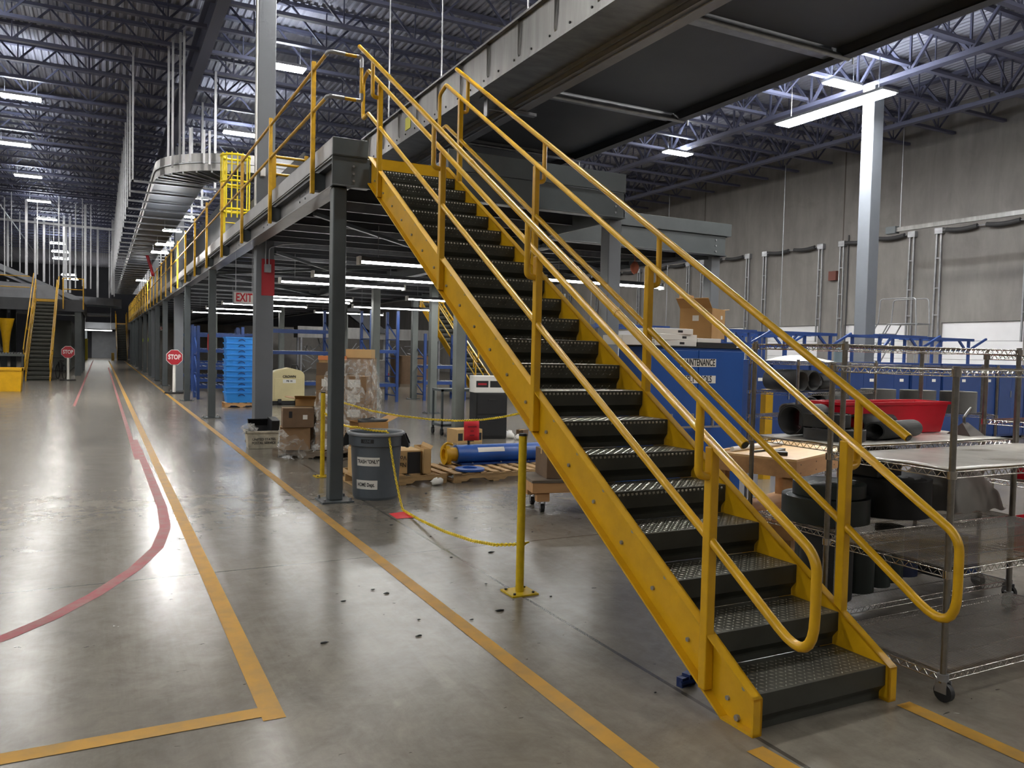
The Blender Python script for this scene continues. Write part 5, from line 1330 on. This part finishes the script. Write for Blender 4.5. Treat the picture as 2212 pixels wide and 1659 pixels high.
# ================================================================ far aisle, left side
def stop(px, py, label, d_):
    p = fl(px, py)
    t = thing('stop_sign', label, 'stop sign', (p.x, p.y, 0))
    MB().prism([(.34*math.cos(k*PI/4+PI/8), .26*math.sin(k*PI/4+PI/8)) for k in range(8)], 0, .05, 'z').build('base', RUB, t)
    MB().cyl((0, 0, .05), (0, 0, 1.0), .055, 14, .05).build('flexible_post', WHITE, t)
    MB().prism([(.29*math.cos(k*PI/4+PI/8), 1.28+.29*math.sin(k*PI/4+PI/8)) for k in range(8)], -.075, -.07, 'y').build('sign_border', SIGNW, t)
    s = MB().prism([(.272*math.cos(k*PI/4+PI/8), 1.28+.272*math.sin(k*PI/4+PI/8)) for k in range(8)], -.082, -.0755, 'y').build('sign_face', STOPR, t)
    text('STOP', .235, t.location+Vector((0, -.084, 1.285)), (0, -1, 0), (0, 0, 1), SIGNW, t, sx=.72, bold=.006)
    MB().box(-.03, .03, -.07, .05, .95, 1.3).build('bracket', WHITE, t)
    return t
stop(376, 850, 'red STOP sign on a white flexible post beside the aisle columns', 0)
stop(147, 822, 'red STOP sign on a white flexible post beside the far left staircase', 0)
yb_ = fl(12, 846)
t = thing('yellow_bin', 'square yellow plastic bin at the left edge beside the aisle', 'bin', (yb_.x, yb_.y+.35, 0))
tub(.98, .72, .80, .012, .88).build('bin_body', BINY, t, bev=.01)
q = MB(); q.box(-.51, .51, -.385, -.35, .72, .81).box(-.51, .51, .35, .385, .72, .81).box(-.51, -.475, -.385, .385, .72, .81).box(.475, .51, -.385, .385, .72, .81); q.build('bin_rim', BINY, t)
# far-left platform with its yellow rail
fp = thing('far_platform', 'dark steel platform at the top of the distant left staircase', 'platform', (-9, 50, 0))
MB().box(-20, -3.55, 44.40, 56, 3.72, 3.86).build('deck', DARKP, fp, w=True)
MB().box(-20, -3.5, 44.35, 44.40, 3.3, 3.9).build('front_beam', DARKP, fp, w=True); MB().box(-3.55, -3.5, 44.40, 56, 3.3, 3.9).build('side_beam', DARKP, fp, w=True)
for x in (-3.75, -7.5, -12, -16):
    for y in (44.6, 50, 55.5): MB().box(x-.15, x+.15, y-.15, y+.15, 0, 3.72).build('column', DGRAY, fp, w=True)
fr_ = thing('far_guard_rail', 'yellow guard rail along the front of the far left platform', 'guard rail', (-9, 43.95, 3.5))
for z in (4.4, 4.95): MB().cyl((-20, 43.95, z), (-5.85, 43.95, z), .025, 6).build('rail', YELW, fr_, w=True); MB().cyl((-4.4, 43.95, z), (-3.5, 43.95, z), .025, 6).build('rail', YELW, fr_, w=True)
for x in (-7.2, -7.7, -10, -12.5, -15, -4.4, -3.5): MB().box(x-.03, x+.03, 43.92, 43.98, 3.4, 4.97).build('post', YELW, fr_, w=True)
wb = thing('packing_bench', 'grey workbench with a roller top under the far left platform', 'bench', (-7.3, 42.6, 0))
MB().box(-8.8, -5.95, 42.2, 43.2, 1.0, 1.12).build('bench_top', DGRAY2, wb, w=True); MB().box(-8.8, -5.95, 42.3, 43.1, .35, .42).build('lower_shelf', GALV, wb, w=True)
for x in (-8.7, -7.4, -6.05):
    for y in (42.3, 43.1): MB().box(x-.04, x+.04, y-.04, y+.04, 0, 1.0).build('leg', DGRAY, wb, w=True)
q = MB()
for k in range(24): q.cyl((-8.75+.12*k, 42.25, 1.15), (-8.75+.12*k, 43.15, 1.15), .03, 6)
q.build('rollers', GALV, wb, w=True)
one('yellow_chute', 'yellow funnel-shaped chute standing on the far left bench', 'chute', MB().lathe([(.12, 1.15), (.16, 1.9), (.34, 2.75), (.36, 2.8), (.3, 2.8), (.1, 1.3)], (-6.75, 42.7, 0), 16), YEL)
chn = MB(); chn.add([(-10, 46, 1.2), (-7.2, 46, 1.2), (-8.3, 46, 3.2), (-10, 46, 3.2), (-10, 47, 1.2), (-7.2, 47, 1.2), (-8.3, 47, 3.2), (-10, 47, 3.2)], [(0, 1, 2, 3), (7, 6, 5, 4), (1, 5, 6, 2), (0, 4, 5, 1), (3, 2, 6, 7), (4, 0, 3, 7)])
one('sort_chute', 'pale slanted sort chute under the far left platform', 'chute', chn, DUCT)
for i, (x0_, x1_, z, lb) in enumerate(((-15, -8.6, 3.95, 'grey slanted machine hood standing on the far left platform'), (-8.0, -4.4, 3.95, 'low grey machine box on the far left platform behind the stair'))):
    h_ = MB(); h_.prism([(x0_, z-.08), (x1_, z-.08), (x1_-.6, z+.95-.3*i), (x0_, z+1.1-.3*i)], 45, 47, 'y'); one('machine_hood', lb, 'machine', h_, DUCT)
# hung conveyors and struts at the far left
lc = thing('hung_inclined_conveyor', 'grey inclined conveyor descending from the far left between hanging struts', 'conveyor', at(1, 47, 60, 600))
A1, B1 = at(1, 48.5, -60, 555), at(1, 53, 175, 655)
m = MB(); m.bar((A1.x, A1.y, A1.z), (B1.x, B1.y, B1.z), .06, .55).bar((A1.x, A1.y+1.2, A1.z), (B1.x, B1.y+1.2, B1.z), .06, .55); m.build('side_panel', DUCT, lc, w=True)
MB().bar((A1.x, A1.y+.6, A1.z-.2), (B1.x, B1.y+.6, B1.z-.2), 1.15, .05).build('bottom_pan', DARKP, lc, w=True)
lh = thing('hung_cross_conveyor', 'long grey conveyor hung across the aisle far ahead', 'conveyor', at(1, 55, 140, 652))
A1, B1 = at(1, 58.5, -40, 642), at(1, 58.5, 262, 655); zc0 = (A1.z+B1.z)/2
cu = [(A1.x+(B1.x-A1.x)*t/16, 58.5-2.2*math.sin(PI*t/16)**.7 if t not in (0, 16) else 58.5) for t in range(17)]
for off, nm in ((0, 'side_panel'), (1.1, 'side_panel')):
    q = MB()
    for i in range(16): q.bar((cu[i][0], cu[i][1]+off, zc0), (cu[i+1][0], cu[i+1][1]+off, zc0), .04, .5)
    q.build(nm, DUCT, lh, w=True)
q = MB()
for i in range(16): q.bar((cu[i][0], cu[i][1]+.02, zc0-.32), (cu[i+1][0], cu[i+1][1]+.02, zc0-.32), .05, .1)
q.build('lower_rail', DGRAY, lh, w=True)
q = MB()
for i in range(16): q.add([(cu[i][0], cu[i][1], zc0-.2), (cu[i+1][0], cu[i+1][1], zc0-.2), (cu[i+1][0], cu[i+1][1]+1.1, zc0-.2), (cu[i][0], cu[i][1]+1.1, zc0-.2)], [(0, 1, 2, 3)])
q.build('bottom_pan', DARKP, lh, w=True, solid=.01)
one('hung_belt_bed', 'dark flat conveyor bed hung below the far cross conveyor', 'conveyor', MB().box(at(1, 58, 20, 680).x, at(1, 58, 238, 680).x, 57, 59.5, zc0-.95, zc0-.8), DARKP)
gs = 'hanging struts over the far left conveyors'
R2 = random.Random(3)
for i, px in enumerate((10, 17, 25, 43, 57, 76, 81, 95, 107, 116, 127, 138, 143, 151, 163, 178, 184, 196, 211, 236, 243, 247)):
    y = R2.choice((45, 47, 49, 52, 54, 56)); a_ = at(1, y, px, 560); w_ = R2.choice((.04, .05, .06, .12))
    lo = zc0+.2 if px > 120 else 4.9+R2.random()*.6
    one('hanging_strut', 'pale vertical strut hanging from the roof over the far left conveyors', 'strut', MB().box(a_.x-w_/2, a_.x+w_/2, y-.02, y+.02, lo, 9.2), STRUT, None, gs)
one('roof_beam', 'pale light-coloured beam under the roof at the far left holding the struts', 'beam', MB().bar(at(1, 50, -30, 470), at(1, 50, 250, 497), .12, .12), STRUT)
for k, (px, py, y) in enumerate(((125, 527, 62), (130, 545, 60), (133, 560, 58), (148, 595, 70), (152, 604, 66), (66, 628, 60))):
    t = dup(lightA, at(1, y, px, py), 0, 'distant ceiling light among the hanging struts', 'distant lights among the struts')
for k, (px, py, y) in enumerate(((355, 530, 25), (345, 547, 26), (372, 500, 23), (305, 607, 44))):
    t = dup(lightB, at(1, y, px, py), 0, 'distant light above the platform guard rail', 'distant lights above the guard rail', .5)
one('red_fabric', 'red fabric strip hanging above the platform guard rail far ahead', 'fabric', MB().grid(4, 6, lambda u, v: (at(1, 36, 328, 560).x+.13*u-.25*v, 36+.05*math.sin(u*9), 4.7+.9*v), True), REDS, None, solid=.01)
# far end of the aisle
pt_ = thing('portal_frame', 'dark platform bridging the aisle near its far end', 'platform', (-2.5, 88, 0))
MB().box(-4.6, 3.3, 94.6, 97, 3.2, 3.9).build('bridge', DARKP, pt_, w=True)
MB().box(-4.6, -4.0, 94.7, 95.3, 0, 3.2).build('column', DGRAY, pt_, w=True); MB().box(2.6, 3.2, 94.7, 95.3, 0, 3.2).build('column', DGRAY, pt_, w=True)
one('yellow_column_guard', 'tall bright yellow column guard left of the far aisle end', 'column guard', MB().box(-4.75, -3.85, 87.6, 88.15, 0, 2.1), mat('column_guard_yellow', '#e8cf12', .45))
q = thing('dock_light_panel', 'bright white light panel above the far aisle end', 'light', (-2.95, 93, 3.0)); MB().box(-1.3, 1.3, -1.2, 1.2, 0, .06).build('panel', GLOW, q)
h_ = MB(); 
for x in (-1.2, 1.2): h_.cyl((x, 0, .06), (x, 0, 6.1), .012, 6)
h_.build('hanger', GALV, q)
struct('door_20', MB().box(-3.6, -.4, 99.9, 99.98, 0, 3.0), DUCT, label='grey shutter door at the far end of the aisle')
one('yellow_barrier', 'short yellow barrier beside the far right staircase', 'barrier', MB().box(-1.75, -1.5, 86.5, 87.2, 0, .75), YEL)
# machine line on the left of the far aisle: row of grey cabinets
gm = 'grey machine cabinets along the far left of the aisle'
mc = thing('machine_cabinet', 'grey upright machine cabinet in the row along the far left of the aisle', 'cabinet', (-4.7, 52, 0), 0, gm)
MB().box(-.5, .4, 0, 2.6, .05, 3.0).build('body', DGRAY2, mc); MB().box(.4, .42, .1, 1.25, .2, 2.8).build('door', DGRAY2, mc); MB().box(.4, .42, 1.35, 2.5, .2, 2.8).build('door', DGRAY2, mc); MB().box(-.45, .35, .05, 2.55, 0, .05).build('plinth', BLACK, mc)
for k in range(1, 11): dup(mc, (-4.7, 52+3.1*k, 0))
for y in (60, 78): 
    t = one('reflective_tag', 'small yellow-green tag on the far left machine row', 'tag', MB().box(-4.28, -4.26, y, y+.3, 1.95, 2.15), HIVIZ, None, 'yellow-green tags along the aisle')
for y in (44.45, 50.45):
    one('reflective_tag', 'small yellow-green tag on a far aisle column', 'tag', MB().box(-.455, -.437, y-.08, y+.14, 1.85, 2.05), HIVIZ, None, 'yellow-green tags on the columns')
bkx = thing('bicycle', 'black bicycle leaning beside the far left stop sign', 'bicycle', (-4.35, 40.2, 0), .3)
for y in (-.5, .5): MB().tube([(0, y+.33*math.cos(k*PI/12), .34+.33*math.sin(k*PI/12)) for k in range(24)], .02, 6, closed=True).build('wheel', RUB, bkx)
MB().tube([(0, -.5, .34), (0, -.15, .75), (0, .4, .8), (0, .5, .34)], .018, 6).tube([(0, -.15, .75), (0, 0, .3), (0, .4, .8)], .018, 6).tube([(0, -.5, .34), (0, 0, .3)], .015, 6).tube([(-.25, .38, .98), (.25, .38, .98)], .015, 6).build('frame', BLACK, bkx)
MB().cbox((0, -.15, .85), (.12, .26, .06)).build('saddle', BLACK, bkx)

# ================================================================ blue racks and far storage under the platform
def rack(loc, rz, L, Wd, H, lv, lab, diag=True):
    t = thing('blue_rack', lab, 'rack', loc, rz)
    for x in (0, L):
        for y in (0, Wd): MB().box(x-.045, x+.045, y-.04, y+.04, 0, H).build('upright', RACKB, t)
        if diag:
            q = MB(); z = .2
            while z < H-.6: q.bar((x, 0, z), (x, Wd, z+.55), .035); q.bar((x, 0, z), (x, Wd, z), .035); z += .62
            q.build('bracing', RACKB, t)
    for z in lv:
        for y in (0, Wd): MB().box(0, L, y-.03, y+.03, z, z+.11).build('beam', RACKB, t)
        q = MB(); n = int(L/.16)
        for k in range(n): q.cyl((L*(k+.5)/n, .03, z+.1), (L*(k+.5)/n, Wd-.03, z+.1), .018, 6)
        q.build('roller_shelf', GALV, t)
    return t
p = fl(412, 860); rack((p.x+.15, 24.6, 0), 0, 1.35, 1.1, 2.35, (.35, .95, 1.5, 2.0), 'blue flow rack left of the tote stack behind the aisle columns')
rack((.35, 29.5, 0), 0, 2.4, 1.1, 2.5, (.35, .95, 1.5, 2.1), 'blue flow rack further back behind the nearer stop sign')
rack((.35, 34.5, 0), 0, 2.4, 1.1, 2.5, (.35, .95, 1.5, 2.1), 'blue flow rack just beyond the second aisle building column')
rack((2.1, 23.6, 0), 0, 2.0, 1.1, 3.0, (.5, 1.5, 2.2), 'tall blue pallet rack behind the cream pallet truck')
rack((5.1, 22.6, 0), 0, .9, 1.1, 3.0, (.5, 1.6), 'narrow blue rack right behind the wrapped carton stack')
rack((7.2, 23.2, 0), 0, 1.5, 1.2, 2.3, (.55, 1.1), 'blue rack cage standing beside the distant staircase')
gsk = 'shrink-wrapped pallets far under the platform'
for i, (x, y, w_, h_, lb, m_) in enumerate(((8.0, 31.5, 1.1, 1.25, 'shrink-wrapped grey pallet load with small red labels far behind the columns', None), (6.9, 32, .9, 1.25, 'narrow wrapped carton load left of the far grey pallet load', CARD2), (10.4, 33.5, 1.5, 1.45, 'tall brown bulk carton right of the far grey pallet load', CARD3))):
    t = thing('wrapped_load' if i < 2 else 'bulk_carton', lb, 'load', (x, y, 0))
    q = MB(); q.grid(28, 6, lambda u, v: ((w_/2+.02*math.sin(u*50))*max(-1, min(1, 1.35*math.cos(2*PI*u))), (w_/2+.02*math.cos(u*60))*max(-1, min(1, 1.35*math.sin(2*PI*u))), .13+(h_-.13)*v)); q.box(-w_/2, w_/2, -w_/2, w_/2, h_-.02, h_)
    q.build('load', m_ or mat('shrink_film_grey', '#8d8a88', .3, var=.25, vs=5), t)
    if i < 2: MB().box(-w_/2, w_/2, -w_/2, w_/2, .0, .12).build('pallet', WOODD, t)
    else: MB().box(-w_/2, w_/2, -w_/2, w_/2, 0, .13).build('pallet', WOODD, t)
    if i == 0: MB().box(-.3, -.12, -w_/2-.03, -w_/2-.02, h_-.4, h_-.22).box(.38, .5, -w_/2-.03, -w_/2-.02, h_-.7, h_-.55).build('red_label', REDS, t)
# far conveyor merge seen between the columns
fm = thing('far_merge_conveyor', 'grey conveyor with slanted chute far behind the columns under the platform', 'conveyor', (9.5, 40, 0))
MB().box(6.5, 15, 40, 41, 2.25, 2.85).build('side_panel', SILV, fm, w=True); MB().add([(8.6, 39.6, 3.9), (9.6, 39.6, 3.9), (11.4, 39.6, 2.6), (10.4, 39.6, 2.6), (8.6, 40, 3.9), (9.6, 40, 3.9), (11.4, 40, 2.6), (10.4, 40, 2.6)], [(0, 1, 2, 3), (7, 6, 5, 4), (0, 4, 5, 1), (3, 2, 6, 7)]).build('chute', DARKP, fm, w=True)
for x in (6.7, 9, 11.5, 14.5): 
    for y in (40.1, 40.9): MB().box(x-.05, x+.05, y-.05, y+.05, 0, 2.25).build('leg', GALV, fm, w=True)
R3 = random.Random(5); q = MB()
for k in range(60):
    x = R3.uniform(6.6, 14.8); z = R3.uniform(.2, 2.0); q.bar((x, R3.uniform(40.2, 40.8), z), (x+R3.uniform(-.7, .7), R3.uniform(40.2, 40.8), z+R3.uniform(-.5, .7)), .04)
q.build('frame_bracing', GALV, fm, w=True)
struct('wall_5', MB().box(-.1, 22.3, 62, 62.2, 0, 3.3), WALL, label='grey partition far under the platform')
# floor debris
q = MB(); R4 = random.Random(11)
for px, py in ((805, 1275), (835, 1283), (920, 1066), (770, 1010), (985, 1120), (905, 1340), (1018, 1340), (975, 1205), (1060, 1194), (905, 1375), (1415, 1498), (1190, 1290), (1150, 1150), (1050, 1262), (742, 1300), (620, 1080), (845, 1135), (930, 1160), (1080, 1320), (700, 1390)):
    g_ = fl(px, py); q.ball((g_.x, g_.y, .006), R4.uniform(.007, .014), 8, (R4.uniform(1, 2.4), .7, .4), .3)
o = one('floor_debris', 'small black scraps scattered over the concrete floor', 'debris', q, RUB); o['kind'] = 'stuff'
